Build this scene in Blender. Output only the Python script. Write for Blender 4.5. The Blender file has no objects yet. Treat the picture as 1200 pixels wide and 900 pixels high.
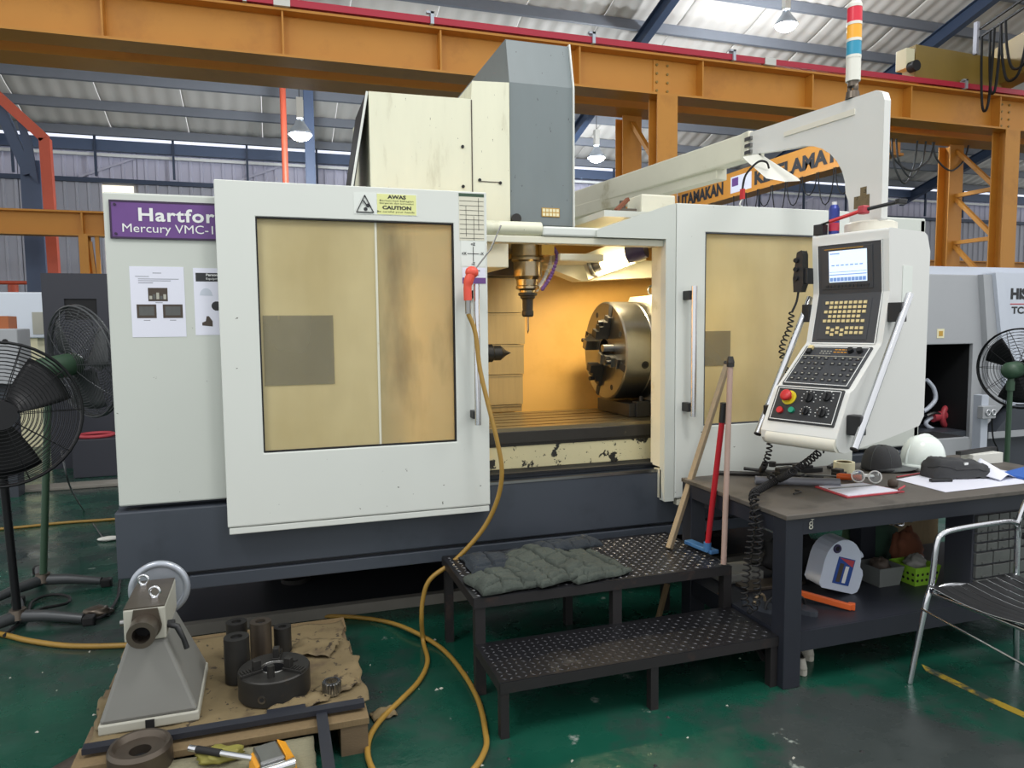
import bpy, math, random
from mathutils import Matrix, Vector, noise
random.seed(7)
SC = bpy.context.scene
COL = SC.collection

# ------------------------------------------------------------------ camera
F_PX = 857.7
YAW, PIT, ROL, CAM_H = math.radians(18.215), math.radians(4.534), math.radians(-0.563), 1.6
_cy, _sy = math.cos(YAW), math.sin(YAW)
FW = Vector((_sy*math.cos(PIT), _cy*math.cos(PIT), -math.sin(PIT)))
_r = Vector((_cy, -_sy, 0)); _u = _r.cross(FW)
_c, _s = math.cos(ROL), math.sin(ROL)
RT = _c*_r + _s*_u
UP = -_s*_r + _c*_u
CAM = Vector((0, 0, CAM_H))
cam = bpy.data.cameras.new('camera'); camo = bpy.data.objects.new('camera', cam); COL.objects.link(camo)
cam.sensor_width = 36; cam.lens = F_PX/1200*36; cam.clip_start = .05; cam.clip_end = 300
m3 = Matrix((RT, UP, -FW)).transposed()
camo.matrix_world = Matrix.Translation(CAM) @ m3.to_4x4()
SC.camera = camo

# ------------------------------------------------------------------ world, lights, exposure
W = bpy.data.worlds.new('daylight'); SC.world = W; W.use_nodes = True
bg = W.node_tree.nodes['Background']; bg.inputs[0].default_value = (.98, .99, 1.0, 1); bg.inputs[1].default_value = .8
def area(name, loc, target, size, power, col=(1, 1, 1), sy=None):
    l = bpy.data.lights.new(name, 'AREA'); l.energy = power; l.color = col; l.size = size
    if sy: l.shape = 'RECTANGLE'; l.size_y = sy
    o = bpy.data.objects.new(name, l); COL.objects.link(o); o.location = loc
    o.rotation_euler = (Vector(target)-Vector(loc)).to_track_quat('-Z', 'Y').to_euler()
    return o
# unseen area lights added over the near aisle to light the machine
for lx, ly in ((-3.5, 1.0), (2.2, .2), (6.5, 1.6)):
    area('aisle_fill_light', (lx, ly, 6.6), (lx*.5+1.0, 3.9, .6), 1.2, 95, (1, .99, .97))
vs = SC.view_settings
vs.view_transform = 'Standard'; vs.look = 'None'; vs.gamma = 1; vs.use_curve_mapping = False; vs.exposure = .4

# ------------------------------------------------------------------ pixel helpers (1200 x 900 frame)
def ray(x, y): return FW*F_PX + RT*(x-600) + UP*(450-y)
def at(x, y, X=None, Y=None, Z=None):
    d = ray(x, y)
    t = X/d.x if X is not None else Y/d.y if Y is not None else (Z-CAM_H)/d.z
    return CAM + d*t
def atp(x, y, p, n):
    d = ray(x, y); return CAM + d*((Vector(p)-CAM).dot(n)/d.dot(n))

# ------------------------------------------------------------------ materials
def lin(h):
    if isinstance(h, (tuple, list)): return (*h[:3], 1)
    h = h.lstrip('#'); o = []
    for i in (0, 2, 4):
        c = int(h[i:i+2], 16)/255
        o.append(c/12.92 if c <= .04045 else ((c+.055)/1.055)**2.4)
    return (*o, 1)
MATS = {}
def mat(name, col, rough=.5, metal=0, var=0, vs_=6, dirt=None, dirt_s=5, dirt_t=.6, dirt_w=.1, bump=0, bs=40,
        emit=None, es=0, stretch=(1, 1, 1), spots=None, spot_s=30, spot_t=.72, trans=0, coat=0):
    m = bpy.data.materials.new(name); m.use_nodes = True; nt = m.node_tree; N = nt.nodes; L = nt.links
    b = N['Principled BSDF']; b.inputs['Roughness'].default_value = rough; b.inputs['Metallic'].default_value = metal
    b.inputs['Coat Weight'].default_value = coat
    b.inputs['Transmission Weight'].default_value = trans
    c = lin(col); b.inputs['Base Color'].default_value = c
    tc = N.new('ShaderNodeTexCoord'); mp = N.new('ShaderNodeMapping'); mp.inputs['Scale'].default_value = stretch
    L.new(tc.outputs['Object'], mp.inputs[0]); src = None
    def nz(s, d=4, r=.6):
        n = N.new('ShaderNodeTexNoise'); n.inputs['Scale'].default_value = s; n.inputs['Detail'].default_value = d
        n.inputs['Roughness'].default_value = r; L.new(mp.outputs[0], n.inputs['Vector']); return n
    def mix(fac, a, bcol):
        x = N.new('ShaderNodeMix'); x.data_type = 'RGBA'
        L.new(fac, x.inputs[0])
        if a is None: x.inputs[6].default_value = c
        else: L.new(a, x.inputs[6])
        x.inputs[7].default_value = lin(bcol); return x.outputs[2]
    def ramp(o, a, w):
        r = N.new('ShaderNodeMapRange'); r.inputs[1].default_value = a; r.inputs[2].default_value = a+w
        L.new(o, r.inputs[0]); return r.outputs[0]
    if var:
        n = nz(vs_); f = N.new('ShaderNodeMath'); f.operation = 'MULTIPLY'; f.inputs[1].default_value = var
        L.new(ramp(n.outputs[0], .35, .4), f.inputs[0])
        src = mix(f.outputs[0], src, tuple(v*.45 for v in c[:3]))
    if dirt: src = mix(ramp(nz(dirt_s, 6, .65).outputs[0], dirt_t, dirt_w), src, dirt)
    if spots: src = mix(ramp(nz(spot_s, 3, .7).outputs[0], spot_t, .02), src, spots)
    if src: L.new(src, b.inputs['Base Color'])
    if bump:
        bp = N.new('ShaderNodeBump'); bp.inputs['Strength'].default_value = bump; bp.inputs['Distance'].default_value = .01
        L.new(nz(bs, 5).outputs[0], bp.inputs['Height']); L.new(bp.outputs[0], b.inputs['Normal'])
    if emit:
        b.inputs['Emission Color'].default_value = lin(emit); b.inputs['Emission Strength'].default_value = es
    MATS[name] = m; return m

# ------------------------------------------------------------------ mesh builder
class MB:
    def __init__(s, M=None): s.v = []; s.f = []; s.sm = []; s.M = M; s.mi = []; s.cur = 0
    def add(s, vs, fs, smooth=False):
        o = len(s.v); M = s.M
        s.v += [tuple(M @ Vector(p)) if M else tuple(p) for p in vs]
        for f in fs:
            s.f.append(tuple(i+o for i in f)); s.sm.append(smooth); s.mi.append(s.cur)
        return s
    def box(s, a, b):
        x0, y0, z0 = (min(a[i], b[i]) for i in range(3)); x1, y1, z1 = (max(a[i], b[i]) for i in range(3))
        return s.add([(x0,y0,z0),(x1,y0,z0),(x1,y1,z0),(x0,y1,z0),(x0,y0,z1),(x1,y0,z1),(x1,y1,z1),(x0,y1,z1)],
              [(0,3,2,1),(4,5,6,7),(0,1,5,4),(1,2,6,5),(2,3,7,6),(3,0,4,7)])
    def cbox(s, c, d): return s.box([c[i]-d[i]/2 for i in range(3)], [c[i]+d[i]/2 for i in range(3)])
    def bar(s, p0, p1, w, h, up=(0, 0, 1)):       # rectangular bar between two points
        p0, p1 = Vector(p0), Vector(p1); d = (p1-p0).normalized(); up = Vector(up)
        if abs(d.dot(up)) > .98: up = Vector((0, 1, 0))
        x = d.cross(up).normalized(); y = x.cross(d)
        q = [p + x*sx*w/2 + y*sy*h/2 for p in (p0, p1) for sx, sy in ((-1,-1),(1,-1),(1,1),(-1,1))]
        return s.add(q, [(0,1,2,3),(7,6,5,4),(0,4,5,1),(1,5,6,2),(2,6,7,3),(3,7,4,0)])
    def prism(s, poly, ax, lo, hi, smooth=False):  # poly in the plane across ax: X->(y,z) Y->(x,z) Z->(x,y)
        def P(a, b, t): return {'X': (t, a, b), 'Y': (a, t, b), 'Z': (a, b, t)}[ax]
        n = len(poly); ar = sum(poly[i][0]*poly[(i+1) % n][1]-poly[(i+1) % n][0]*poly[i][1] for i in range(n))
        if (ar < 0) != (ax == 'Y'): poly = poly[::-1]
        v = [P(a, b, lo) for a, b in poly]+[P(a, b, hi) for a, b in poly]
        s.add(v, [tuple(range(n))[::-1], tuple(range(n, 2*n))])
        return s.add(v, [(i, (i+1) % n, n+(i+1) % n, n+i) for i in range(n)], smooth)
    def ring(s, o, h, y0, y1):                    # slab in XZ with a rectangular hole: (x0,x1,z0,z1)
        a = [(o[0],o[2]),(o[1],o[2]),(o[1],o[3]),(o[0],o[3])]; b = [(h[0],h[2]),(h[1],h[2]),(h[1],h[3]),(h[0],h[3])]
        v = [(x, y, z) for y in (y0, y1) for x, z in a+b]; f = []
        for i in range(4):
            j = (i+1) % 4
            f += [(i,j,4+j,4+i), (8+j,8+i,12+i,12+j), (j,i,8+i,8+j), (4+i,4+j,12+j,12+i)]
        return s.add(v, f)
    def cyl(s, p0, p1, r0, r1=None, n=16, caps=True, smooth=True):
        p0, p1 = Vector(p0), Vector(p1); r1 = r0 if r1 is None else r1
        d = (p1-p0).normalized(); x = d.orthogonal().normalized(); y = d.cross(x)
        v = []
        for p, r in ((p0, r0), (p1, r1)):
            v += [p + x*math.cos(2*math.pi*i/n)*r + y*math.sin(2*math.pi*i/n)*r for i in range(n)]
        s.add(v, [(i, (i+1) % n, n+(i+1) % n, n+i) for i in range(n)], smooth)
        if caps: s.add(v, [tuple(range(n))[::-1], tuple(range(n, 2*n))])
        return s
    def pipe(s, p0, p1, r, ri, n=20):             # hollow cylinder
        return s.lathe([(ri, 0), (r, 0), (r, 1), (ri, 1), (ri, 0)], p0, Vector(p1)-Vector(p0), n, flat=True)
    def lathe(s, prof, p0, axis, n=24, flat=False): # prof (r, t) with t in units of |axis|
        p0, axis = Vector(p0), Vector(axis); d = axis.normalized(); x = d.orthogonal().normalized(); y = d.cross(x)
        v = []
        for r, t in prof:
            c = p0+axis*t
            v += [c + x*math.cos(2*math.pi*i/n)*r + y*math.sin(2*math.pi*i/n)*r for i in range(n)]
        if flat:
            for k in range(len(prof)-1):
                s.add(v[k*n:(k+2)*n], [(i, (i+1) % n, n+(i+1) % n, n+i) for i in range(n)], True)
        else:
            s.add(v, [(k*n+i, k*n+(i+1) % n, (k+1)*n+(i+1) % n, (k+1)*n+i) for k in range(len(prof)-1) for i in range(n)], True)
        return s
    def tube(s, pts, r, n=8, closed=False, caps=True, flatten=None):
        pts = [Vector(p) for p in pts]; m = len(pts); v = []; up = None
        for i, p in enumerate(pts):
            a = pts[(i-1) % m] if (i or closed) else p; b = pts[(i+1) % m] if (i < m-1 or closed) else p
            d = (b-a).normalized()
            up = d.orthogonal().normalized() if up is None else (up-d*up.dot(d)).normalized()
            w = d.cross(up); rr = r[i] if isinstance(r, (list, tuple)) else r
            v += [p+(up*math.cos(2*math.pi*k/n)+w*math.sin(2*math.pi*k/n))*rr for k in range(n)]
        s.add(v, [(i*n+k, i*n+(k+1) % n, ((i+1) % m)*n+(k+1) % n, ((i+1) % m)*n+k) for i in range(m if closed else m-1) for k in range(n)], True)
        if caps and not closed: s.add(v, [tuple(range(n))[::-1], tuple(range((m-1)*n, m*n))])
        return s
    def sph(s, c, r, nu=20, nv=12, v0=0, v1=1):
        c = Vector(c); r = (r, r, r) if not isinstance(r, (tuple, list)) else r; v = []
        for j in range(nv+1):
            t = math.pi*(v0+(v1-v0)*j/nv)
            v += [c+Vector((math.sin(t)*math.cos(2*math.pi*i/nu)*r[0], math.sin(t)*math.sin(2*math.pi*i/nu)*r[1], math.cos(t)*r[2])) for i in range(nu)]
        return s.add(v, [(j*nu+i, (j+1)*nu+i, (j+1)*nu+(i+1) % nu, j*nu+(i+1) % nu) for j in range(nv) for i in range(nu)], True)
    def torus(s, c, axis, R, r, n=32, k=8, a0=0, a1=2*math.pi):
        axis = Vector(axis).normalized(); x = axis.orthogonal().normalized(); y = axis.cross(x); c = Vector(c)
        full = abs(a1-a0-2*math.pi) < 1e-6; m = n if full else n+1
        return s.tube([c+(x*math.cos(a0+(a1-a0)*i/n)+y*math.sin(a0+(a1-a0)*i/n))*R for i in range(m)], r, k, full)
    def grid(s, fn, nu, nv, smooth=True):
        v = [fn(i/nu, j/nv) for j in range(nv+1) for i in range(nu+1)]
        return s.add(v, [(j*(nu+1)+i, j*(nu+1)+i+1, (j+1)*(nu+1)+i+1, (j+1)*(nu+1)+i) for j in range(nv) for i in range(nu)], smooth)
    def build(s, name, material, parent=None, bevel=0, seg=2, thick=0, subd=0, label=None, kind=None):
        org = ORG.get(parent, Vector((0, 0, 0))) if parent else Vector((0, 0, 0))
        me = bpy.data.meshes.new(name)
        vv = [Vector(p)-org for p in s.v]
        ctr = None
        if parent is None:                       # a top-level mesh: origin at the middle of its base
            xs, ys, zs = zip(*vv); ctr = Vector(((min(xs)+max(xs))/2, (min(ys)+max(ys))/2, min(zs)))
            vv = [p-ctr for p in vv]
        me.from_pydata([tuple(p) for p in vv], [], s.f)
        me.polygons.foreach_set('use_smooth', s.sm)
        ms = material if isinstance(material, (list, tuple)) else [material]
        for q in ms: me.materials.append(MATS[q] if isinstance(q, str) else q)
        if len(ms) > 1: me.polygons.foreach_set('material_index', s.mi)
        me.update()
        o = bpy.data.objects.new(name, me); COL.objects.link(o)
        if ctr is not None: o.location = ctr; ORG[o] = ctr
        if parent: o.parent = parent; ORG[o] = org
        if thick: md = o.modifiers.new('thickness', 'SOLIDIFY'); md.thickness = thick; md.offset = 0
        if bevel:
            md = o.modifiers.new('bevel', 'BEVEL'); md.width = bevel; md.segments = seg; md.limit_method = 'ANGLE'; md.angle_limit = .6
        if subd: md = o.modifiers.new('subdivision', 'SUBSURF'); md.levels = md.render_levels = subd
        if label: o['label'] = label
        if kind: o['kind'] = kind
        return o
ORG = {}
def thing(name, label, cat, loc=(0, 0, 0), group=None, rz=0):
    o = bpy.data.objects.new(name, None); COL.objects.link(o); o.location = loc; o.rotation_euler = (0, 0, rz)
    o.empty_display_size = .1
    o['label'] = label; o['category'] = cat
    if group: o['group'] = group
    ORG[o] = Vector(loc); return o
def tag(o, label, cat, group=None):
    o['label'] = label; o['category'] = cat
    if group: o['group'] = group
    return o
def struct(o): o['kind'] = 'structure'; return o
def copy_tree(o, parent=None):
    c = o.copy(); COL.objects.link(c); c.parent = parent
    for ch in list(o.children): copy_tree(ch, c)
    return c
def text_mesh(mb, body, M, width=None, height=None, size=.1, bold=0, ext=.0008, align='LEFT', shear=0, space=1):
    cu = bpy.data.curves.new('t', 'FONT'); cu.body = body; cu.size = size; cu.offset = bold; cu.extrude = 0; cu.shear = shear
    cu.space_character = space; cu.resolution_u = 3
    ob = bpy.data.objects.new('t', cu); COL.objects.link(ob)
    dg = bpy.context.evaluated_depsgraph_get(); dg.update()
    me = bpy.data.meshes.new_from_object(ob.evaluated_get(dg))
    bpy.data.objects.remove(ob); bpy.data.curves.remove(cu)
    vs = [v.co.copy() for v in me.vertices]; fs = [tuple(p.vertices) for p in me.polygons]; bpy.data.meshes.remove(me)
    x0 = min(v.x for v in vs); x1 = max(v.x for v in vs); y0 = min(v.y for v in vs); y1 = max(v.y for v in vs)
    sx = width/(x1-x0) if width else 1; sy = height/(y1-y0) if height else sx
    if not width and height: sx = sy
    ox = -(x0+x1)/2 if align == 'CENTER' else -x0
    mb.add([M @ Vector(((v.x+ox)*sx, (v.y-y0)*sy, ext)) for v in vs], fs)
def front(x, y, z):      # text / sheet frame on a plane that faces -Y: local x right, y up, z out
    return Matrix(((1,0,0,x),(0,0,-1,y),(0,1,0,z),(0,0,0,1)))
def smooth_path(pts, n=6):   # Catmull-Rom
    pts = [Vector(p) for p in pts]; o = []
    for i in range(len(pts)-1):
        a = pts[max(i-1, 0)]; b = pts[i]; c = pts[i+1]; d = pts[min(i+2, len(pts)-1)]
        for k in range(n):
            t = k/n
            o.append(.5*((2*b)+(c-a)*t+(2*a-5*b+4*c-d)*t*t+(3*b-a-3*c+d)*t**3))
    o.append(pts[-1]); return o
def helix(path, R, pitch, n=10):
    path = smooth_path(path, 12); L = [0]
    for a, b in zip(path, path[1:]): L.append(L[-1]+(b-a).length)
    tot = L[-1]; turns = tot/pitch; N = int(turns*n); o = []; j = 0; up = None
    for k in range(N+1):
        s = tot*k/N
        while j < len(L)-2 and L[j+1] < s: j += 1
        t = (s-L[j])/max(L[j+1]-L[j], 1e-9); p = path[j].lerp(path[j+1], t); d = (path[j+1]-path[j]).normalized()
        up = d.orthogonal().normalized() if up is None else (up-d*up.dot(d)).normalized()
        w = d.cross(up); a = 2*math.pi*k/n
        o.append(p+(up*math.cos(a)+w*math.sin(a))*R)
    return o
# ------------------------------------------------------------------ palette
mat('door_white', '#d5d9d3', .38, var=.06, vs_=1.5, spots='#57564f', spot_s=26, spot_t=.725)
mat('panel_white', '#c6cbc4', .42, var=.08, vs_=1.2, spots='#4a4a45', spot_s=24, spot_t=.73)
mat('cream', '#dcdcc4', .45, var=.12, vs_=3, stretch=(3, 3, .6), dirt='#a9a384', dirt_s=3, dirt_t=.58, dirt_w=.25, spots='#4a4438', spot_s=30, spot_t=.70)
mat('cream_plain', '#d8d6c3', .45, var=.12, vs_=4, dirt='#a39a72', dirt_s=4, dirt_t=.6, dirt_w=.2)
mat('cream_chipped', '#cfc79f', .5, var=.15, vs_=5, dirt='#23231f', dirt_s=9, dirt_t=.575, dirt_w=.02, spots='#23231f', spot_s=38, spot_t=.66)
mat('interior_yellow', '#e2b566', .5, var=.08, vs_=3, dirt='#c99a48', dirt_s=1.5, dirt_t=.48, dirt_w=.3)
mat('way_cover', '#b49c6c', .32, .55, var=.25, vs_=5, stretch=(6, 6, .5))
mat('base_grey', '#40464f', .42, var=.2, vs_=2.2, dirt='#333941', dirt_s=3, dirt_t=.55, dirt_w=.2)
mat('base_dark', '#24272d', .5, var=.3, vs_=4)
mat('head_grey', '#727c7e', .42, var=.18, vs_=2.5, stretch=(2, 2, .7), spots='#2b2d30', spot_s=22, spot_t=.70)
mat('pendant_white', '#d9dad6', .4, var=.05, vs_=2)
mat('pendant_cream', '#dedbcd', .42, var=.1, vs_=4, spots='#4a463c', spot_s=28, spot_t=.74)
mat('chrome', '#d8dade', .16, 1)
mat('steel', '#9a9a98', .28, 1, var=.25, vs_=8)
mat('steel_warm', '#a89a80', .25, 1, var=.2, vs_=6)
mat('dark_steel', '#3b3a38', .45, .6, var=.35, vs_=12, dirt='#54483c', dirt_s=10, dirt_t=.62, dirt_w=.15)
mat('table_steel', '#8d8166', .28, .85, var=.3, vs_=6, stretch=(.3, 4, 4))
mat('table_side', '#3f3d39', .4, .6, var=.3, vs_=8, dirt='#6b6555', dirt_s=8, dirt_t=.62, dirt_w=.1)
mat('black_plastic', '#1b1c1e', .45, var=.15, vs_=20)
mat('black_rubber', '#141416', .7)
mat('panel_dark', '#3a3c40', .45, var=.1, vs_=10)
mat('panel_darker', '#26282b', .45, var=.15, vs_=10)
mat('label_white', '#e4e6e4', .5)
mat('label_ink', '#2a2b2e', .6)
mat('paper', '#dfe1ee', .45, var=.02)
mat('paper_ink', '#8a8c96', .6)
mat('purple', '#6a4487', .4, var=.25, vs_=7)
mat('purple_edge', '#33203f', .5)
mat('sticker_yellow', '#dde09a', .5)
mat('sticker_white', '#dde2dc', .5)
mat('key_yellow', '#d8c690', .5)
mat('screen', '#c8d8ee', .3, emit='#d6e4f6', es=.55)
mat('screen_line', '#6f8fc4', .3, emit='#6f8fc4', es=.4)
mat('red', '#c22a2c', .35)
mat('red_gun', '#e0523f', .35)
mat('green_button', '#1f8f72', .35)
mat('yellow_ring', '#d8c62c', .4)
mat('hose_yellow', '#9c7a34', .45, var=.2, vs_=20)
mat('crane_orange', '#c98a33', .5, var=.12, vs_=1.5, dirt='#a86c24', dirt_s=1.2, dirt_t=.55, dirt_w=.3)
mat('crane_olive', '#8d7432', .5, var=.2, vs_=2)
mat('rail_red', '#b8243c', .4)
mat('frame_red', '#c0543a', .5, var=.2, vs_=4)
mat('blue_steel', '#4c5c78', .5, var=.15, vs_=2)
mat('dark_blue_steel', '#2f3d54', .5, var=.15, vs_=2)
mat('purlin', '#70757e', .55, var=.1)
mat('roof_sheet', '#dad6d0', .6, var=.16, vs_=.8, stretch=(2.5, .5, .5), bump=.15, bs=3)
mat('translucent', '#e6eaf2', .6, emit='#eef2ff', es=.75)
mat('wall_sheet', '#a3a4ae', .55, var=.12, vs_=1)
mat('wall_sheet_pale', '#b9b8c8', .55, var=.1, vs_=1)
mat('opening_light', '#f2ead2', .6, emit='#f6ecd4', es=.8)
mat('concrete', '#7d7a72', .8, var=.2)
mat('lamp_glow', '#ffffff', .4, emit='#eef4ff', es=22)
mat('lamp_shell', '#b9c2cc', .35, .5)
mat('tube_glow', '#fff4d8', .4, emit='#ffe2a8', es=9)
mat('lamp_cap', '#332c52', .4)
mat('green_metal', '#35503c', .45, var=.2, vs_=10)
mat('fan_black', '#17181b', .4, .3)
mat('fan_grey', '#4a4d4f', .4, .3)
mat('cast_grey', '#7c7c77', .45, var=.15, vs_=4, dirt='#6f6a60', dirt_s=4, dirt_t=.62, dirt_w=.2)
mat('cast_light', '#b0afa3', .45, var=.1, vs_=4)
mat('wheel_grey', '#aab0b9', .3, .5)
mat('bare_iron', '#6b6258', .38, .8, var=.35, vs_=9)
mat('wood', '#6e5d46', .7, var=.35, vs_=6, stretch=(1, 8, 8), bump=.2)
mat('wood_pale', '#7a6749', .7, var=.3, vs_=8, stretch=(6, 6, 1), bump=.2)
mat('wood_stick', '#8c7c63', .7, var=.3, vs_=8, stretch=(8, 8, 1), bump=.2)
mat('cardboard', '#766749', .75, var=.5, vs_=4, dirt='#584a36', dirt_s=5, dirt_t=.54, dirt_w=.12, spots='#3a3024', spot_s=22, spot_t=.62, bump=.4, bs=9)
mat('carpet', '#8f8b72', .9, var=.4, vs_=60, stretch=(1, 4, 1), bump=.6, bs=90)
mat('plate', '#3a3a3e', .34, .75, var=.4, vs_=5, dirt='#6d6e70', dirt_s=4, dirt_t=.62, dirt_w=.15)
mat('plate_bump', '#47484c', .3, .8)
mat('plate_bump_worn', '#8a8b90', .28, .85)
mat('step_frame', '#2c2a2b', .5, .3, var=.3, vs_=8, dirt='#4a3a34', dirt_s=8, dirt_t=.6, dirt_w=.15)
mat('bench_frame', '#272a33', .45, .1, var=.2, vs_=6)
mat('bench_top', '#5b5650', .6, var=.4, vs_=4, dirt='#37342f', dirt_s=5, dirt_t=.52, dirt_w=.2)
mat('rag', '#434a44', .95, var=.5, vs_=9, bump=.9, bs=45)
mat('rag_dark', '#2a3138', .95, var=.5, vs_=9, bump=.9, bs=45)
mat('pink_stick', '#b0968a', .6, var=.3, vs_=15, stretch=(1, 1, .5))
mat('red_stick', '#b01f2a', .35)
mat('blue_plastic', '#3c6a9a', .45)
mat('hat_white', '#e6efe9', .25, coat=.3)
mat('cap_black', '#3a3b3d', .85, var=.15, vs_=30, bump=.2, bs=200)
mat('cap_brim', '#565a5a', .8)
mat('tape_cream', '#e2dcb8', .5)
mat('pipe_grey', '#7d7f86', .4, .2, var=.15)
mat('orange_plastic', '#d8632c', .4)
mat('jerry_white', '#cdd6e6', .35, var=.05)
mat('jerry_blue', '#274a94', .4)
mat('lime', '#86b833', .45)
mat('bin_grey', '#6a6e6c', .5)
mat('drawer_grey', '#5a5c5a', .3, var=.5, vs_=12)
mat('rag_green', '#2c4a3a', .9, var=.3)
mat('rust_cloth', '#7a4a34', .9, var=.3)
mat('red_cover', '#b3404a', .5)
mat('lathe_grey', '#a3a6aa', .4, var=.05)
mat('lathe_light', '#c3cad6', .4, var=.04)
mat('lathe_dark', '#3b4048', .5, var=.15)
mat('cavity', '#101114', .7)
mat('cabinet_black', '#34363f', .55, var=.15, vs_=2)
mat('freezer_white', '#dfe7f2', .4)
mat('box_orange', '#a8623a', .7)
mat('floor_line', '#b79a2c', .6, dirt='#3c4a40', dirt_s=9, dirt_t=.5, dirt_w=.1)
mat('glass_clear', '#e8eef2', .05, trans=1)
mat('white_plastic', '#d9d9d2', .45)
mat('tower_red', '#c8283c', .3, emit='#c8283c', es=.15)
mat('tower_amber', '#e0a030', .3, emit='#e0a030', es=.15)
mat('tower_blue', '#2c8aa8', .3, emit='#2c8aa8', es=.1)
mat('tower_clear', '#dcdcd2', .35)
mat('can_blue', '#32418f', .3, .3, var=.2, vs_=30)
mat('can_red', '#b83048', .3)
mat('gold_brass', '#c09a4c', .3, .8)
mat('tool_orange', '#e09a24', .4)
mat('lime_dirty', '#827d38', .6, var=.3, vs_=10)
mat('leather', '#4a4038', .7, var=.3)
mat('shoe_white', '#b9b5aa', .6)
mat('blue_cloth', '#2a5cae', .6)

def floor_mat():
    m = bpy.data.materials.new('floor_green'); m.use_nodes = True; nt = m.node_tree; N = nt.nodes; L = nt.links
    b = N['Principled BSDF']; tc = N.new('ShaderNodeTexCoord')
    def nz(s, d=5, r=.6, off=0):
        mp = N.new('ShaderNodeMapping'); mp.inputs['Location'].default_value = (off, off*.7, 0); L.new(tc.outputs['Object'], mp.inputs[0])
        n = N.new('ShaderNodeTexNoise'); n.inputs['Scale'].default_value = s; n.inputs['Detail'].default_value = d; n.inputs['Roughness'].default_value = r
        L.new(mp.outputs[0], n.inputs['Vector']); return n.outputs[0]
    def rng(o, a, w):
        r = N.new('ShaderNodeMapRange'); r.inputs[1].default_value = a; r.inputs[2].default_value = a+w; L.new(o, r.inputs[0]); return r.outputs[0]
    def mix(f, a, c):
        x = N.new('ShaderNodeMix'); x.data_type = 'RGBA'; L.new(f, x.inputs[0])
        if isinstance(a, str): x.inputs[6].default_value = lin(a)
        else: L.new(a, x.inputs[6])
        x.inputs[7].default_value = lin(c); return x.outputs[2]
    c = mix(rng(nz(1.3), .4, .3), '#15493a', '#0f372d')
    c = mix(rng(nz(.9, 6, .7, 3.1), .48, .14), c, '#333b3a')       # bare worn cement
    ds = N.new('ShaderNodeVectorMath'); ds.operation = 'DISTANCE'; ds.inputs[1].default_value = (2.15-9, 1.95-9.1, .2); L.new(tc.outputs['Object'], ds.inputs[0])
    ad = N.new('ShaderNodeMath'); ad.operation = 'MULTIPLY_ADD'; ad.inputs[1].default_value = 1.3; L.new(nz(2.5, 6, .7, 2.2), ad.inputs[0]); L.new(ds.outputs['Value'], ad.inputs[2])
    iv = N.new('ShaderNodeMapRange'); iv.inputs[1].default_value = 1.3; iv.inputs[2].default_value = 1.1; L.new(ad.outputs[0], iv.inputs[0])
    c = mix(iv.outputs[0], c, '#383e3d')                            # bare trodden patch before the bench
    c = mix(rng(nz(3.5, 6, .7, 7.7), .66, .05), c, '#8b938c')      # pale scuffs
    c = mix(rng(nz(30, 2, .6, 1.3), .74, .03), c, '#0f201c')
    L.new(c, b.inputs['Base Color'])
    L.new(rng(nz(4, 4, .6, 5), .2, 1.1), b.inputs['Roughness']); b.inputs['Roughness'].default_value = .35
    bp = N.new('ShaderNodeBump'); bp.inputs['Strength'].default_value = .12; bp.inputs['Distance'].default_value = .01
    L.new(nz(18, 4), bp.inputs['Height']); L.new(bp.outputs[0], b.inputs['Normal'])
    MATS['floor_green'] = m
floor_mat()
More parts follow.
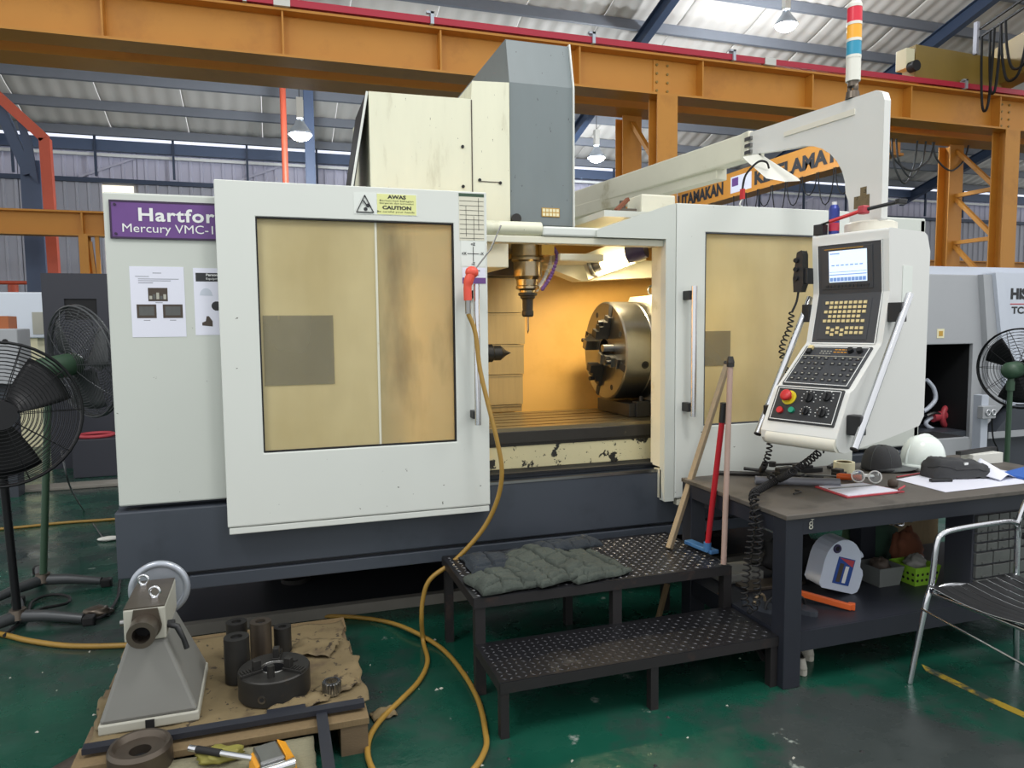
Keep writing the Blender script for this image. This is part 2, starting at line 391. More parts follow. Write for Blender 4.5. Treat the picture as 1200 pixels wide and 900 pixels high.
def pane_mat(name, tint, haze, fac, var):
    m = bpy.data.materials.new(name); m.use_nodes = True; nt = m.node_tree; N = nt.nodes; L = nt.links
    for n in list(N): N.remove(n)
    out = N.new('ShaderNodeOutputMaterial'); tr = N.new('ShaderNodeBsdfTransparent'); tr.inputs[0].default_value = lin(tint)
    df = N.new('ShaderNodeBsdfDiffuse'); tl = N.new('ShaderNodeBsdfTranslucent'); gl = N.new('ShaderNodeBsdfGlossy')
    gl.inputs['Roughness'].default_value = .12; gl.inputs[0].default_value = (.8, .8, .8, 1)
    tc = N.new('ShaderNodeTexCoord'); n1 = N.new('ShaderNodeTexNoise'); n1.inputs['Scale'].default_value = 2.2; n1.inputs['Detail'].default_value = 5
    mp = N.new('ShaderNodeMapping'); mp.inputs['Scale'].default_value = (1.5, 1, .45); L.new(tc.outputs['Object'], mp.inputs[0]); L.new(mp.outputs[0], n1.inputs['Vector'])
    n2 = N.new('ShaderNodeTexNoise'); n2.inputs['Scale'].default_value = 4; L.new(tc.outputs['Object'], n2.inputs['Vector'])
    mx = N.new('ShaderNodeMix'); mx.data_type = 'RGBA'; mx.inputs[6].default_value = lin(haze); mx.inputs[7].default_value = lin(var)
    r = N.new('ShaderNodeMapRange'); r.inputs[1].default_value = .4; r.inputs[2].default_value = .65; L.new(n1.outputs[0], r.inputs[0]); L.new(r.outputs[0], mx.inputs[0])
    L.new(mx.outputs[2], df.inputs[0]); L.new(mx.outputs[2], tl.inputs[0])
    a = N.new('ShaderNodeMixShader'); a.inputs[0].default_value = .36; L.new(df.outputs[0], a.inputs[1]); L.new(tl.outputs[0], a.inputs[2])
    f = N.new('ShaderNodeMapRange'); f.inputs[1].default_value = .3; f.inputs[2].default_value = .7; f.inputs[3].default_value = fac-.04; f.inputs[4].default_value = fac+.04
    L.new(n2.outputs[0], f.inputs[0])
    b = N.new('ShaderNodeMixShader'); L.new(f.outputs[0], b.inputs[0]); L.new(tr.outputs[0], b.inputs[1]); L.new(a.outputs[0], b.inputs[2])
    c = N.new('ShaderNodeMixShader'); fr = N.new('ShaderNodeFresnel'); fr.inputs[0].default_value = 1.35
    L.new(fr.outputs[0], c.inputs[0]); L.new(b.outputs[0], c.inputs[1]); L.new(gl.outputs[0], c.inputs[2]); L.new(c.outputs[0], out.inputs[0])
    MATS[name] = m
pane_mat('pane_yellow', '#f4e8c0', '#f4e6b4', .77, '#e8d8a4')
pane_mat('pane_brown', '#dccba0', '#e2d2a0', .72, '#6e664e')
pane_mat('film_grey', '#ecead8', '#d0cab2', .34, '#bfb9a2')
# ------------------------------------------------------------------ hall: floor, roof, back wall
fl = MB().box((-16, -6, -.2), (34, 24.2, 0)).build('floor', 'floor_green'); struct(fl)
fl['label'] = 'worn glossy green painted workshop floor'
WY = 24.0; RT_ = .293
def zr(y): return 7.0 + RT_*(WY-y)
ceil = bpy.data.objects.new('ceiling', None); COL.objects.link(ceil); struct(ceil); ORG[ceil] = Vector((0, 0, 0))
ceil['label'] = 'pale insulated sheet roof sloping down on grey purlins and blue rafters'
y0r, y1r = 7.0, 23.55
sheet = None
for i in range(24):
    x0 = -14+i*2.0
    if sheet is None:
        mb = MB()
        def fn(u, v):
            yy = y0r+(y1r-y0r)*v; return (u*1.985, yy, zr(yy)+.02+.018*math.cos(u*2*math.pi*5)-.03*math.sin(v*math.pi*13)**2)
        mb.grid(fn, 30, 26); sheet = mb.build('roof_sheet', 'roof_sheet', ceil, thick=.012); sheet.location = (x0, 0, 0)
    else:
        o = sheet.copy(); COL.objects.link(o); o.parent = ceil; o.location = (x0, 0, 0)
for i in range(12):                               # translucent strip along the eave
    x0 = -14+i*4.0
    MB().prism([(23.55, zr(23.55)-.02), (24.0, zr(24)-.02), (24.0, zr(24)), (23.55, zr(23.55))], 'X', x0+.04, x0+3.96).build('skylight_strip', 'translucent', ceil)
for y in (9.0, 10.3, 11.6, 12.9, 14.2, 15.5, 16.8, 18.1, 19.45, 20.78, 22.0, 23.25):
    z = zr(y); MB().prism([(y-.04, z-.02), (y+.05, z-.03), (y+.05, z-.06), (y-.02, z-.05), (y-.02, z-.22), (y+.05, z-.23), (y+.05, z-.26), (y-.04, z-.25)], 'X', -14, 34).build('purlin', 'purlin', ceil)
for x in (-7.0, 1.0, 9.0, 17.0, 24.8):
    mb = MB()
    for dz0, dz1, w in ((-.28, -.30, .2), (-.30, -.62, .03), (-.62, -.64, .2)):
        mb.prism([(7.0, zr(7)+dz0), (WY, zr(WY)+dz0), (WY, zr(WY)+dz1), (7.0, zr(7)+dz1)], 'X', x-w/2, x+w/2)
    if x != 1.0: mb.build('rafter', 'dark_blue_steel', ceil)
wall = MB().box((-16, WY+.16, 0), (34, WY+.3, 6.95)).build('wall_back', 'wall_sheet'); struct(wall)
wall['label'] = 'far hall wall of ribbed grey and pale metal sheets'
def ribs(x0, w, z0, z1, m):
    mb = MB(); prof = []; x = 0
    while x < w-.01:
        prof += [(x, 0), (x+.17, 0), (x+.20, -.045), (x+.25, -.045), (x+.28, 0)]; x += .30
    v = [(x0+a, WY+b, z) for z in (z0, z1) for a, b in prof]; n = len(prof)
    mb.add(v, [(i, i+1, n+i+1, n+i) for i in range(n-1)])
    return mb.build('wall_sheet', m, wall, thick=.004)
for i in range(16):
    x0 = -15.5+i*3.0
    ribs(x0, 3.0, 5.92, 6.9, 'wall_sheet_pale')
    if i == 3: continue
    ribs(x0, 3.0, 0.05, 5.80, 'wall_sheet')
ribs(-6.5, 1.9, .05, 5.8, 'wall_sheet')
MB().box((-4.45, WY-.02, .3), (-3.62, WY+.02, 5.75)).build('window_pane', 'opening_light', wall)
MB().box((-16, WY-.16, 5.80), (34, WY+.02, 5.92)).build('wall_girt', 'dark_blue_steel', wall)
MB().box((-16, WY-.5, 6.62), (34, WY-.3, 6.92)).build('eave_beam', 'blue_steel', wall)
MB().box((-16, WY-.34, 6.50), (34, WY-.26, 6.58)).build('cable_tray', 'label_white', wall)
for i in range(24):
    x = -14.5+i*2.0
    MB().box((x, WY-.55, 5.9), (x+.06, WY-.48, 7.05)).build('wall_strut', 'dark_blue_steel', wall)
MB().box((-16, WY-.56, 7.03), (34, WY-.5, 7.08)).build('wall_rail', 'dark_blue_steel', wall)
for i in range(11):
    x = -13+i*4.0
    MB().bar((x, WY-.1, 5.92), (x+1.5, WY-.1, 6.55), .06, .06).build('wall_brace', 'wall_sheet_pale', wall)

# ------------------------------------------------------------------ crane runway: two girders on lattice columns
def girder(y, z0, z1, x0, x1, fw, mname='crane_orange'):
    mb = MB()
    mb.box((x0, y, z0), (x1, y+fw, z0+.035)); mb.box((x0, y, z1-.035), (x1, y+fw, z1)); mb.box((x0, y+fw/2-.01, z0+.035), (x1, y+fw/2+.01, z1-.035))
    return mb
gA = thing('runway_girder', 'long orange crane girder carrying the red conductor rail above the machine', 'girder', (6, 11, 5.38))
girder(11, 5.38, 6.04, -14, 32, .45).build('beam', 'crane_orange', gA)
for i in range(20):
    x = -13.2+i*2.25
    MB().box((x, 11.02, 5.415), (x+.025, 11.22, 6.005)).build('stiffener', 'crane_orange', gA)
for cx in (6.38, 14.15):
    MB().box((cx-.16, 11.195, 5.42), (cx+.16, 11.212, 6.0)).build('splice_plate', 'crane_orange', gA)
    mb = MB()
    for a in (-.1, .1):
        for k in range(4): mb.cyl((cx+a, 11.195, 5.50+k*.14), (cx+a, 11.175, 5.50+k*.14), .022, n=6)
    mb.build('bolts', 'crane_olive', gA, kind='stuff')
gB = thing('runway_girder', 'orange girder running right behind the girder with the red rail', 'girder', (6, 11.83, 5.38))
girder(11.83, 5.38, 6.04, -14, 32, .58).build('beam', 'crane_orange', gB)
rail = MB().box((-14, 10.97, 6.06), (32, 11.05, 6.155)).build('conductor_rail', 'rail_red'); tag(rail, 'red conductor rail on top of the orange girder', 'rail')
for i in range(12):
    x = -8+i*2.6
    c = MB().box((x, 10.94, 6.045), (x+.05, 11.08, 6.22)).box((x-.06, 10.94, 6.19), (x+.05, 11.0, 6.22)).build('rail_bracket', 'lamp_shell', rail)
for x in (0.2, 8.25):
    MB().box((x, 10.95, 6.045), (x+.22, 11.07, 6.165)).build('joint_cover', 'white_plastic', rail)
def lattice(cx, lab):
    t = thing('lattice_column', lab, 'column', (cx, 11.6, 0), 'lattice columns under the crane girders')
    for yy in (11.0, 12.25):
        mb = MB(); w = .38
        mb.box((cx-w/2, yy, 0), (cx+w/2, yy+.02, 5.38)).box((cx-w/2, yy+.28, 0), (cx+w/2, yy+.3, 5.38)).box((cx-.012, yy+.02, 0), (cx+.012, yy+.28, 5.38))
        mb.build('post', 'crane_orange', t)
    for k in range(5):
        z = .3+k*1.0
        MB().bar((cx, 11.3, z), (cx, 12.25, z+.95), .08, .08).build('brace', 'crane_orange', t)
        MB().bar((cx, 11.3, z), (cx, 12.25, z), .08, .08).build('brace', 'crane_orange', t)
    return t
lattice(6.38, 'orange lattice column under the girder behind the swing arm')
lattice(14.15, 'orange lattice column standing beyond the grey lathe')
# crane bridge with lettering, face towards -X
BX = 14.0
cb = thing('crane_bridge', 'orange crane bridge beam with black capital lettering and hanging cables', 'crane', (BX+.2, 18, 5.6))
MB().box((BX, 14.0, 5.62), (BX+.4, 23.4, 6.36)).build('bridge_beam', 'crane_orange', cb, bevel=.01)
MB().box((BX-.1, 14.0, 5.56), (BX+.5, 23.4, 5.62)).build('bottom_flange', 'crane_orange', cb)
def leftface(y, z): return Matrix(((0,0,-1,BX),(-1,0,0,y),(0,1,0,z),(0,0,0,1)))
for body, yy, ww in (('UTAMAKAN', 23.35, 2.75), ('KESELAMATAN', 19.0, 4.3)):
    mb = MB(); text_mesh(mb, body, leftface(yy, 5.74), width=ww, height=.42, bold=.005, ext=.01); mb.build('lettering', 'label_ink', cb, kind='stuff')
MB().box((BX+.05, 23.4, 5.6), (BX+.35, 23.98, 6.0)).build('hanger', 'crane_orange', cb)
MB().box((BX-.012, 19.15, 5.70), (BX, 20.2, 6.2)).build('sign_plate', 'paper', cb)
MB().box((BX-.02, 19.8, 5.9), (BX-.012, 20.12, 6.15)).build('sign_emblem', 'purple', cb)
for k in range(9):
    y = 14.3+k*.62; d = .55+.35*((k*7) % 3)/2
    pts = [(BX-.16, y+.56*math.cos(math.pi*(1-t/8))*.5+.28, 5.56-d*math.sin(math.pi*t/8)) for t in range(9)]
    MB().tube(pts, .016, 5).build('festoon_cable', 'black_rubber', cb)
# end carriage of a second crane on the girder, upper right
ec = thing('crane_carriage', 'olive yellow crane end carriage with looped black festoon cables', 'crane', (14.0, 11.0, 6.2))
p = at(1068, 62, Y=11.2); q = at(1150, 98, Y=11.2)
MB().prism([(p.x, 6.17), (p.x+2.2, 6.17), (p.x+2.2, 6.75), (p.x, 6.80)], 'Y', 11.1, 11.4).build('end_beam', 'crane_olive', ec, bevel=.01)
a0 = at(1150, 75, Y=10.9); a1 = at(1203, 20, Y=9.8)
MB().bar((14.1, 11.3, 6.62), (13.3, 8.4, 6.75), .4, .75).build('bridge_arm', 'crane_olive', ec)
MB().box((p.x-.22, 11.1, 6.35), (p.x-.02, 11.35, 6.72)).build('buffer_block', 'tape_cream', ec, bevel=.01)
MB().cyl((p.x-.12, 11.1, 6.36), (p.x-.12, 10.95, 6.36), .1, n=14).build('buffer', 'black_rubber', ec)
r0 = Vector((13.05, 10.9, 7.0)); r1 = Vector((12.2, 8.1, 7.15))
for dz, nm in ((0, 'festoon_track'), (.16, 'festoon_track')):
    MB().bar(r0+Vector((0, 0, dz)), r1+Vector((0, 0, dz)), .035, .035).build(nm, 'black_rubber', ec)
MB().box((13.0, 10.92, 6.7), (13.06, 11.0, 7.3)).build('track_post', 'wall_sheet', ec)
for k, (t0, t1, d) in enumerate(((.02, .14, 1.45), (.1, .2, 1.2), (.2, .45, 1.15), (.24, .52, 1.0), (.45, .8, .95), (.5, .85, .8))):
    A = r0.lerp(r1, t0); B = r0.lerp(r1, t1)
    pts = smooth_path([A, A.lerp(B, .08)-Vector((0, 0, d*.5)), A.lerp(B, .25)-Vector((0, 0, d*.9)), A.lerp(B, .5)-Vector((0, 0, d)), A.lerp(B, .75)-Vector((0, 0, d*.9)), A.lerp(B, .92)-Vector((0, 0, d*.5)), B], 4)
    MB().tube(pts, .024, 6).build('festoon_cable', 'black_rubber', ec)
# cables below the second bridge, seen right of the pendant post
hc = thing('festoon_loop', 'black cable loops hanging under the girder right of the pendant arm', 'cable', (13.2, 12.2, 5.3))
for (xa, xb, yb) in ((1040, 1095, 200), (1045, 1075, 215), (1093, 1135, 200), (1050, 1085, 208)):
    A = at(xa, 168, Y=12.2); B = at(xb, 168, Y=12.2); C_ = at((xa+xb)/2, yb, Y=12.2); A.z = B.z = 5.379
    pts = smooth_path([A, A.lerp(B, .12).lerp(Vector((0, 0, 0)), 0)+Vector((0, 0, (C_.z-A.z)*.6)), C_, A.lerp(B, .88)+Vector((0, 0, (C_.z-A.z)*.6)), B], 5)
    MB().tube(pts, .02, 5).build('cable', 'fan_grey', hc)
# high-bay lamps that hang in view
def bay(px, py, Y, lab):
    c = at(px, py, Y=Y); t = thing('high_bay_lamp', lab, 'lamp', c, 'high bay lamps hanging from the roof')
    MB().lathe([(.07, 1), (.10, .75), (.22, .25), (.25, 0)], c, (0, 0, .32), 20).build('shade', 'lamp_shell', t, thick=.006)
    MB().sph(c+Vector((0, 0, .03)), (.235, .235, .16), 16, 8, .5, 1).build('diffuser', 'lamp_glow', t)
    MB().box(c+Vector((-.07, -.07, .34)), c+Vector((.07, .07, .78))).build('gear_box', 'white_plastic', t, bevel=.01)
    MB().cyl(c+Vector((0, 0, .78)), (c.x, c.y, zr(Y)-.26), .012, n=6).build('chain', 'fan_grey', t)
    l = bpy.data.lights.new('high_bay', 'POINT'); l.energy = 520; l.color = (.9, .95, 1); l.shadow_soft_size = .25
    lo = bpy.data.objects.new('high_bay_light', l); COL.objects.link(lo); lo.location = c-Vector((0, 0, .25))
bay(352, 158, 16.8, 'lit high bay lamp hanging beside the blue post')
bay(921, 30, 14.2, 'lit high bay lamp hanging above the pendant arm')
bay(699, 185, 19.45, 'lit high bay lamp seen between the grey head and the orange column')
# left background: blue post, red pipe, red frame with blue knee, yellow girder
x = at(363, 160, Y=20).x
t = MB().box((x-.12, 20, 0), (x+.12, 20.02, zr(20)-.3)).box((x-.12, 20.24, 0), (x+.12, 20.26, zr(20)-.3)).box((x-.01, 20.02, 0), (x+.01, 20.24, zr(20)-.3)).build('blue_post', 'blue_steel'); tag(t, 'blue steel column behind the machine beside a lit lamp', 'column')
x = at(333, 160, Y=19).x
t = MB().cyl((x, 19, 0), (x, 19, zr(19)-.3), .075, n=10).build('red_pipe', 'frame_red'); tag(t, 'red vertical pipe beside the blue steel column', 'pipe')
fr = thing('portal_frame', 'red column with bent rafter and blue knee brace', 'frame', (-4.3, 18, 0))
k = at(53, 163, Y=18); e = at(-60, 60, Y=18)
MB().bar((k.x+.05, 18, 0), k, .2, .2).build('column', 'frame_red', fr)
MB().bar(k, e, .2, .2).build('rafter', 'frame_red', fr)
a = at(35, 205, Y=18.2); b = at(-30, 60, Y=18.2)
MB().bar(a, b, .22, .2).build('knee_brace', 'blue_steel', fr)
MB().prism([(at(37, 165, Y=18.1).x, at(37, 165, Y=18.1).z), (at(45, 215, Y=18.1).x, at(45, 215, Y=18.1).z), (at(35, 205, Y=18.1).x, at(35, 205, Y=18.1).z), (at(15, 120, Y=18.1).x, at(15, 120, Y=18.1).z)], 'Y', 18.08, 18.14).build('gusset', 'blue_steel', fr)
MB().box((k.x-.55, 18.2, 0), (k.x-.18, 18.5, 5.2)).build('backing_column', 'blue_steel', fr)
yb = thing('yellow_girder', 'yellow crane girder on a short yellow column beside the white panel', 'girder', (-4, 16, 3.4))
girder(16, 3.40, 3.87, -14, -2.4, .3).build('beam', 'crane_orange', yb)
for xx in (-3.35, -2.95): MB().box((xx, 16.0, 3.43), (xx+.03, 16.15, 3.84)).build('stiffener', 'crane_orange', yb)
x0 = at(93, 300, Y=16).x; x1 = at(104, 300, Y=16).x
MB().box((x0, 16, 0), (x1, 16.02, 3.4)).box((x0, 16.26, 0), (x1, 16.28, 3.4)).box(((x0+x1)/2-.01, 16.02, 0), ((x0+x1)/2+.01, 16.26, 3.4)).build('column', 'crane_orange', yb)
MB().bar((x1+.14, 16.1, 1.8), (x1+.02, 16.1, 3.3), .06, .06).bar((x1+.14, 16.1, 0), (x1+.14, 16.1, 3.4), .07, .07).build('lattice_leg', 'crane_orange', yb)
rp = thing('red_handrail', 'red pipe handrail and posts along the far wall', 'rail', (-6, 20.5, 0))
for zz in (4.4, 2.75): MB().cyl((-14, 20.5, zz), (-1.9, 20.5, zz), .045, n=8).build('rail', 'frame_red', rp)
x = at(15, 330, Y=20.5).x; MB().cyl((x, 20.5, 0), (x, 20.5, 2.7), .11, n=10).build('post', 'frame_red', rp)
# right background: low yellow girder, rails
yg = thing('yellow_girder', 'yellow girder low behind the grey lathe', 'girder', (15, 18, 2.5))
girder(18, 3.15, 3.55, 13.2, 30, .3).build('beam', 'crane_orange', yg)
for i in range(6): MB().box((14.2+i*1.3, 18.0, 3.19), (14.23+i*1.3, 18.14, 3.51)).build('stiffener', 'crane_orange', yg)
MB().box((14.3, 18, 0), (14.55, 18.3, 3.15)).build('column', 'crane_orange', yg)
# ------------------------------------------------------------------ the machining centre
MC = thing('machining_center', 'large white milling machine with sliding window doors and dark grey base', 'machine', (1.6, 4.4, 0))
def P(mb, n, m, parent=None, **k): return mb.build(n, m, parent or MC, **k)
XL, XR, YB = -.70, 4.05, 3.68
# base, plinth and floor tray
P(MB().prism([(YB, .455), (5.6, .455), (5.6, .785), (YB+.1, .785), (YB+.1, .765), (YB, .765)], 'X', XL, XR), 'base_cover', 'base_grey', bevel=.006)
P(MB().box((.9, YB-.004, .758), (2.16, YB+.02, .772)), 'base_edge', 'steel')
P(MB().box((XL+.06, YB+.03, .43), (XR-.05, 5.5, .455)), 'base_recess', 'base_dark')
P(MB().box((-.40, YB, .373), (XR-.02, YB+.05, .437)), 'base_lip', 'base_grey', bevel=.004)
P(MB().box((-.35, YB+.05, .40), (3.5, 5.5, .437)), 'base_floor', 'base_dark')
P(MB().box((-.1, 4.55, .09), (3.3, 5.6, .40)), 'plinth', 'base_dark', bevel=.02)
P(MB().box((-.55, 4.06, .002), (3.5, 5.7, .045)), 'floor_tray', 'base_dark')
P(MB().prism([(4.05, .002), (4.06, .002), (4.06, .05), (4.10, .05), (4.10, .062), (4.05, .062)], 'X', -.55, 3.5), 'tray_lip', 'concrete')
for x in (.1, 1.6, 3.1):
    for y in (4.62, 5.45): P(MB().cyl((x, y, .045), (x, y, .07), .09, n=20).cyl((x, y, .07), (x, y, .1), .03, n=10), 'levelling_foot', 'dark_steel')
P(MB().bar((-.42, 3.80, .40), (-.62, 4.15, .04), .02, .02), 'side_strut', 'wall_sheet')
# fixed panels
P(MB().box((-.685, 3.70, .79), (.55, 3.745, 2.212)), 'left_panel', 'panel_white', bevel=.008)
P(MB().box((-.685, 3.745, .79), (-.645, 5.3, 2.212)), 'side_panel', 'panel_white', bevel=.004)
P(MB().box((XR-.06, 3.7, .79), (XR-.02, 5.3, 2.25)), 'side_panel', 'panel_white', bevel=.004)
P(MB().box((3.40, 3.70, .79), (XR-.02, 3.74, 2.262)), 'right_panel', 'panel_white', bevel=.008)
P(MB().box((-.645, 3.745, 2.17), (.50, 5.3, 2.205)), 'roof_panel', 'panel_white')
P(MB().box((1.78, 3.745, 2.20), (XR-.06, 5.3, 2.235)), 'roof_panel', 'panel_white')
P(MB().box((-.645, 5.25, .79), (XR-.06, 5.3, 2.2)), 'rear_panel', 'panel_white')
# name plate
sg = P(MB().box((-.655, 3.692, 2.012), (.45, 3.70, 2.172)), 'name_plate', 'purple')
P(MB().ring((-.66, .455, 2.007, 2.177), (-.652, .447, 2.015, 2.169), 3.690, 3.70), 'plate_edge', 'purple_edge', sg)
mb = MB(); text_mesh(mb, 'Hartford', front(-.543, 3.691, 2.086), width=.365, height=.060, bold=.0025, ext=.001, space=1.1); P(mb, 'plate_title', 'label_white', sg, kind='stuff')
mb = MB(); text_mesh(mb, 'Mercury VMC-1270', front(-.610, 3.691, 2.024), width=.475, height=.050, ext=.001); P(mb, 'plate_model', 'label_white', sg, kind='stuff')
for x in (-.637, .43):
    for z in (2.028, 2.157): P(MB().cyl((x, 3.692, z), (x, 3.687, z), .006, n=8), 'rivet', 'purple_edge', sg)
# sliding door, left
DL = P(MB().ring((-.218, 1.06, .672, 2.272), (-.046, .886, 1.017, 2.112), 3.60, 3.66), 'sliding_door', 'door_white', bevel=.006)
P(MB().box((-.212, 3.604, .638), (1.056, 3.66, .669)), 'door_sill', 'door_white', DL, bevel=.004)
P(MB().ring((-.05, .89, 1.013, 2.116), (-.040, .880, 1.023, 2.106), 3.603, 3.63), 'gasket', 'black_rubber', DL)
P(MB().box((-.046, 3.622, 1.017), (.50, 3.628, 2.112)), 'window_pane', 'pane_yellow', DL)
P(MB().box((.505, 3.622, 1.017), (.886, 3.628, 2.112)), 'window_pane', 'pane_brown', DL)
P(MB().box((.497, 3.618, 1.02), (.508, 3.640, 2.11)), 'window_seam', 'cream_plain', DL)
P(MB().box((-.03, 3.6195, 1.33), (.29, 3.621, 1.66)), 'faded_film', 'film_grey', DL)
def handle(x, z0, z1, parent):
    h = P(MB().cyl((x, 3.53, z0), (x, 3.53, z1), .0155, n=16), 'door_handle', 'chrome', parent, bevel=.002)
    return h
hx = at(559, 415, Y=3.53).x
z0 = at(560, 498, Y=3.53).z; z1 = at(558, 333, Y=3.53).z
P(MB().cyl((hx, 3.53, z0), (hx, 3.53, z1), .016, n=16), 'door_handle', 'chrome', DL)
for z in (z0+.05, z1-.05): P(MB().box((hx-.022, 3.535, z-.02), (hx+.004, 3.60, z+.02)), 'handle_mount', 'black_plastic', DL, bevel=.003)
# stickers on the left door
def flat(x0, x1, z0, z1, y=3.5985): return MB().box((x0, y, z0), (x1, 3.6, z1))
st = P(flat(.40, .705, 2.140, 2.243), 'warning_sticker', 'sticker_white', DL)
P(flat(.51, .70, 2.143, 2.240, 3.5975), 'sticker_field', 'sticker_yellow', DL)
mb = MB()
for a, b in (((.412, 2.150), (.492, 2.150)), ((.492, 2.150), (.452, 2.230)), ((.452, 2.230), (.412, 2.150))):
    mb.bar((a[0], 3.597, a[1]), (b[0], 3.597, b[1]), .004, .006, up=(0, 1, 0))
mb.bar((.445, 3.597, 2.205), (.462, 3.597, 2.180), .004, .012, up=(0, 1, 0)); mb.cyl((.455, 3.598, 2.165), (.455, 3.596, 2.165), .009, n=12); mb.cyl((.466, 3.598, 2.182), (.466, 3.596, 2.182), .009, n=12)
P(mb, 'warning_symbol', 'label_ink', DL, kind='stuff')
mb = MB()
text_mesh(mb, 'AWAS', front(.605, 3.597, 2.218), width=.09, height=.018, bold=.004, align='CENTER')
text_mesh(mb, 'Berhati-hati bahagian', front(.605, 3.597, 2.203), width=.165, height=.010, align='CENTER')
text_mesh(mb, 'bergerak dan bersudut', front(.605, 3.597, 2.191), width=.165, height=.010, align='CENTER')
text_mesh(mb, 'CAUTION', front(.605, 3.597, 2.167), width=.14, height=.018, bold=.004, align='CENTER')
text_mesh(mb, 'Be careful your hands', front(.60, 3.597, 2.150), width=.18, height=.011, align='CENTER')
P(mb, 'warning_text', 'label_ink', DL, kind='stuff')
# chart strip on the right stile
P(flat(.915, 1.045, 2.03, 2.262), 'chart_sheet', 'cream_plain', DL)
P(flat(.915, 1.045, 2.246, 2.262, 3.5978), 'chart_head', 'green_metal', DL)
mb = MB()
for i in range(9): mb.box((.918, 3.597, 2.04+i*.023), (1.042, 3.5985, 2.0415+i*.023))
for x, a, b in ((.95, 2.05, 2.2), (.99, 2.03, 2.15), (1.015, 2.08, 2.24)): mb.box((x, 3.597, a), (x+.0015, 3.5985, b))
P(mb, 'chart_lines', 'dark_steel', DL, kind='stuff')
P(flat(.922, 1.048, 1.902, 2.028), 'axis_sheet', 'sticker_white', DL)
mb = MB()
mb.box((.984, 3.597, 1.925), (.987, 3.5985, 2.0)); mb.box((.955, 3.597, 1.963), (1.015, 3.5985, 1.966))
for s, x, z in (('+Z', .985, 2.005), ('-Z', .985, 1.908), ('+X', .938, 1.958), ('-X', 1.030, 1.958)): text_mesh(mb, s, front(x, 3.597, z), height=.014, bold=.004, align='CENTER')
P(mb, 'axis_marks', 'label_ink', DL, kind='stuff')
P(flat(.928, 1.05, 1.845, 1.895), 'maker_sticker', 'paper', DL)
P(flat(.928, 1.05, 1.815, 1.845), 'maker_band', 'purple', DL)
mb = MB(); text_mesh(mb, 'NC', front(.988, 3.597, 1.855), height=.028, align='CENTER', shear=.3); P(mb, 'maker_text', 'label_ink', DL, kind='stuff')
# right door and its fixed surround
DR = P(MB().ring((2.150, 3.40, .612, 2.266), (2.335, 3.20, 1.022, 2.113), 3.60, 3.66), 'right_door', 'door_white', bevel=.006)
P(MB().box((2.335, 3.622, 1.022), (3.20, 3.628, 2.113)), 'window_pane', 'pane_yellow', DR)
P(MB().box((2.335, 3.6195, 1.36), (2.52, 3.621, 1.56)), 'faded_film', 'film_grey', DR)
P(MB().ring((2.331, 3.204, 1.018, 2.117), (2.341, 3.194, 1.028, 2.107), 3.603, 3.63), 'gasket', 'base_grey', DR)
hx = at(813, 410, Y=3.53).x; z0 = at(813, 488, Y=3.53).z; z1 = at(814, 335, Y=3.53).z
P(MB().cyl((hx, 3.53, z0), (hx, 3.53, z1), .017, n=16), 'door_handle', 'chrome', DR)
for z in (z0+.05, z1-.05): P(MB().box((hx-.03, 3.535, z-.025), (hx+.004, 3.60, z+.025)), 'handle_mount', 'black_plastic', DR, bevel=.003)
P(MB().prism([(1.67, 2.105), (1.72, 2.125), (2.10, 2.252), (2.146, 2.264), (2.146, .60), (2.085, .60), (2.085, 2.068), (1.67, 2.068)], 'Y', 3.602, 3.655), 'door_surround', 'panel_white', bevel=.004)
P(MB().box((2.085, 3.655, .79), (2.11, 3.76, 2.2)), 'opening_jamb', 'cream_plain')
P(MB().box((2.085, 3.64, .775), (2.15, 3.72, .61)), 'jamb_foot', 'cream_plain')
P(MB().box((2.17, 3.606, .57), (3.38, 3.65, .608)), 'door_sill', 'cream_plain', bevel=.004)
# lintel over the opening
P(MB().box((1.0, 3.63, 2.030), (2.085, 3.70, 2.066)), 'lintel', 'cream_plain', bevel=.004)
P(MB().cyl((1.055, 3.66, 2.105), (1.37, 3.66, 2.105), .037, n=16), 'roller_rail', 'cream', bevel=.003)
P(MB().box((1.37, 3.62, 2.068), (1.75, 3.69, 2.118)), 'lintel_cap', 'door_white', bevel=.01)
P(MB().prism([(1.72, 2.068), (2.085, 2.068), (2.085, 2.10), (1.8, 2.10)], 'Y', 3.66, 3.74), 'lintel_gusset', 'cream_plain')
# interior
P(MB().box((-.64, 4.90, .79), (3.80, 4.94, 2.19)), 'interior_wall', 'interior_yellow')
P(MB().box((-.64, 3.76, .79), (-.60, 4.9, 2.17)), 'interior_side', 'interior_yellow')
P(MB().box((3.72, 3.76, .79), (3.76, 4.9, 2.19)), 'interior_side', 'interior_yellow')
P(MB().box((-.6, 3.74, .79), (3.72, 4.90, .80)), 'chip_pan', 'cavity')
zz = [1.012, 1.064, 1.273, 1.478, 1.690, 1.925]
for i in range(5):
    xr = 1.636+.004*i
    P(MB().box((.7, 4.76-.014*i, zz[i]), (xr, 4.885, zz[i+1]-.004)).box((.7, 4.752-.014*i, zz[i+1]-.014), (xr, 4.76-.014*i, zz[i+1]-.004)), 'way_cover_panel', 'way_cover')
P(MB().box((.9, 4.55, 1.925), (1.62, 4.88, 2.03)), 'way_cover_head', 'bare_iron')
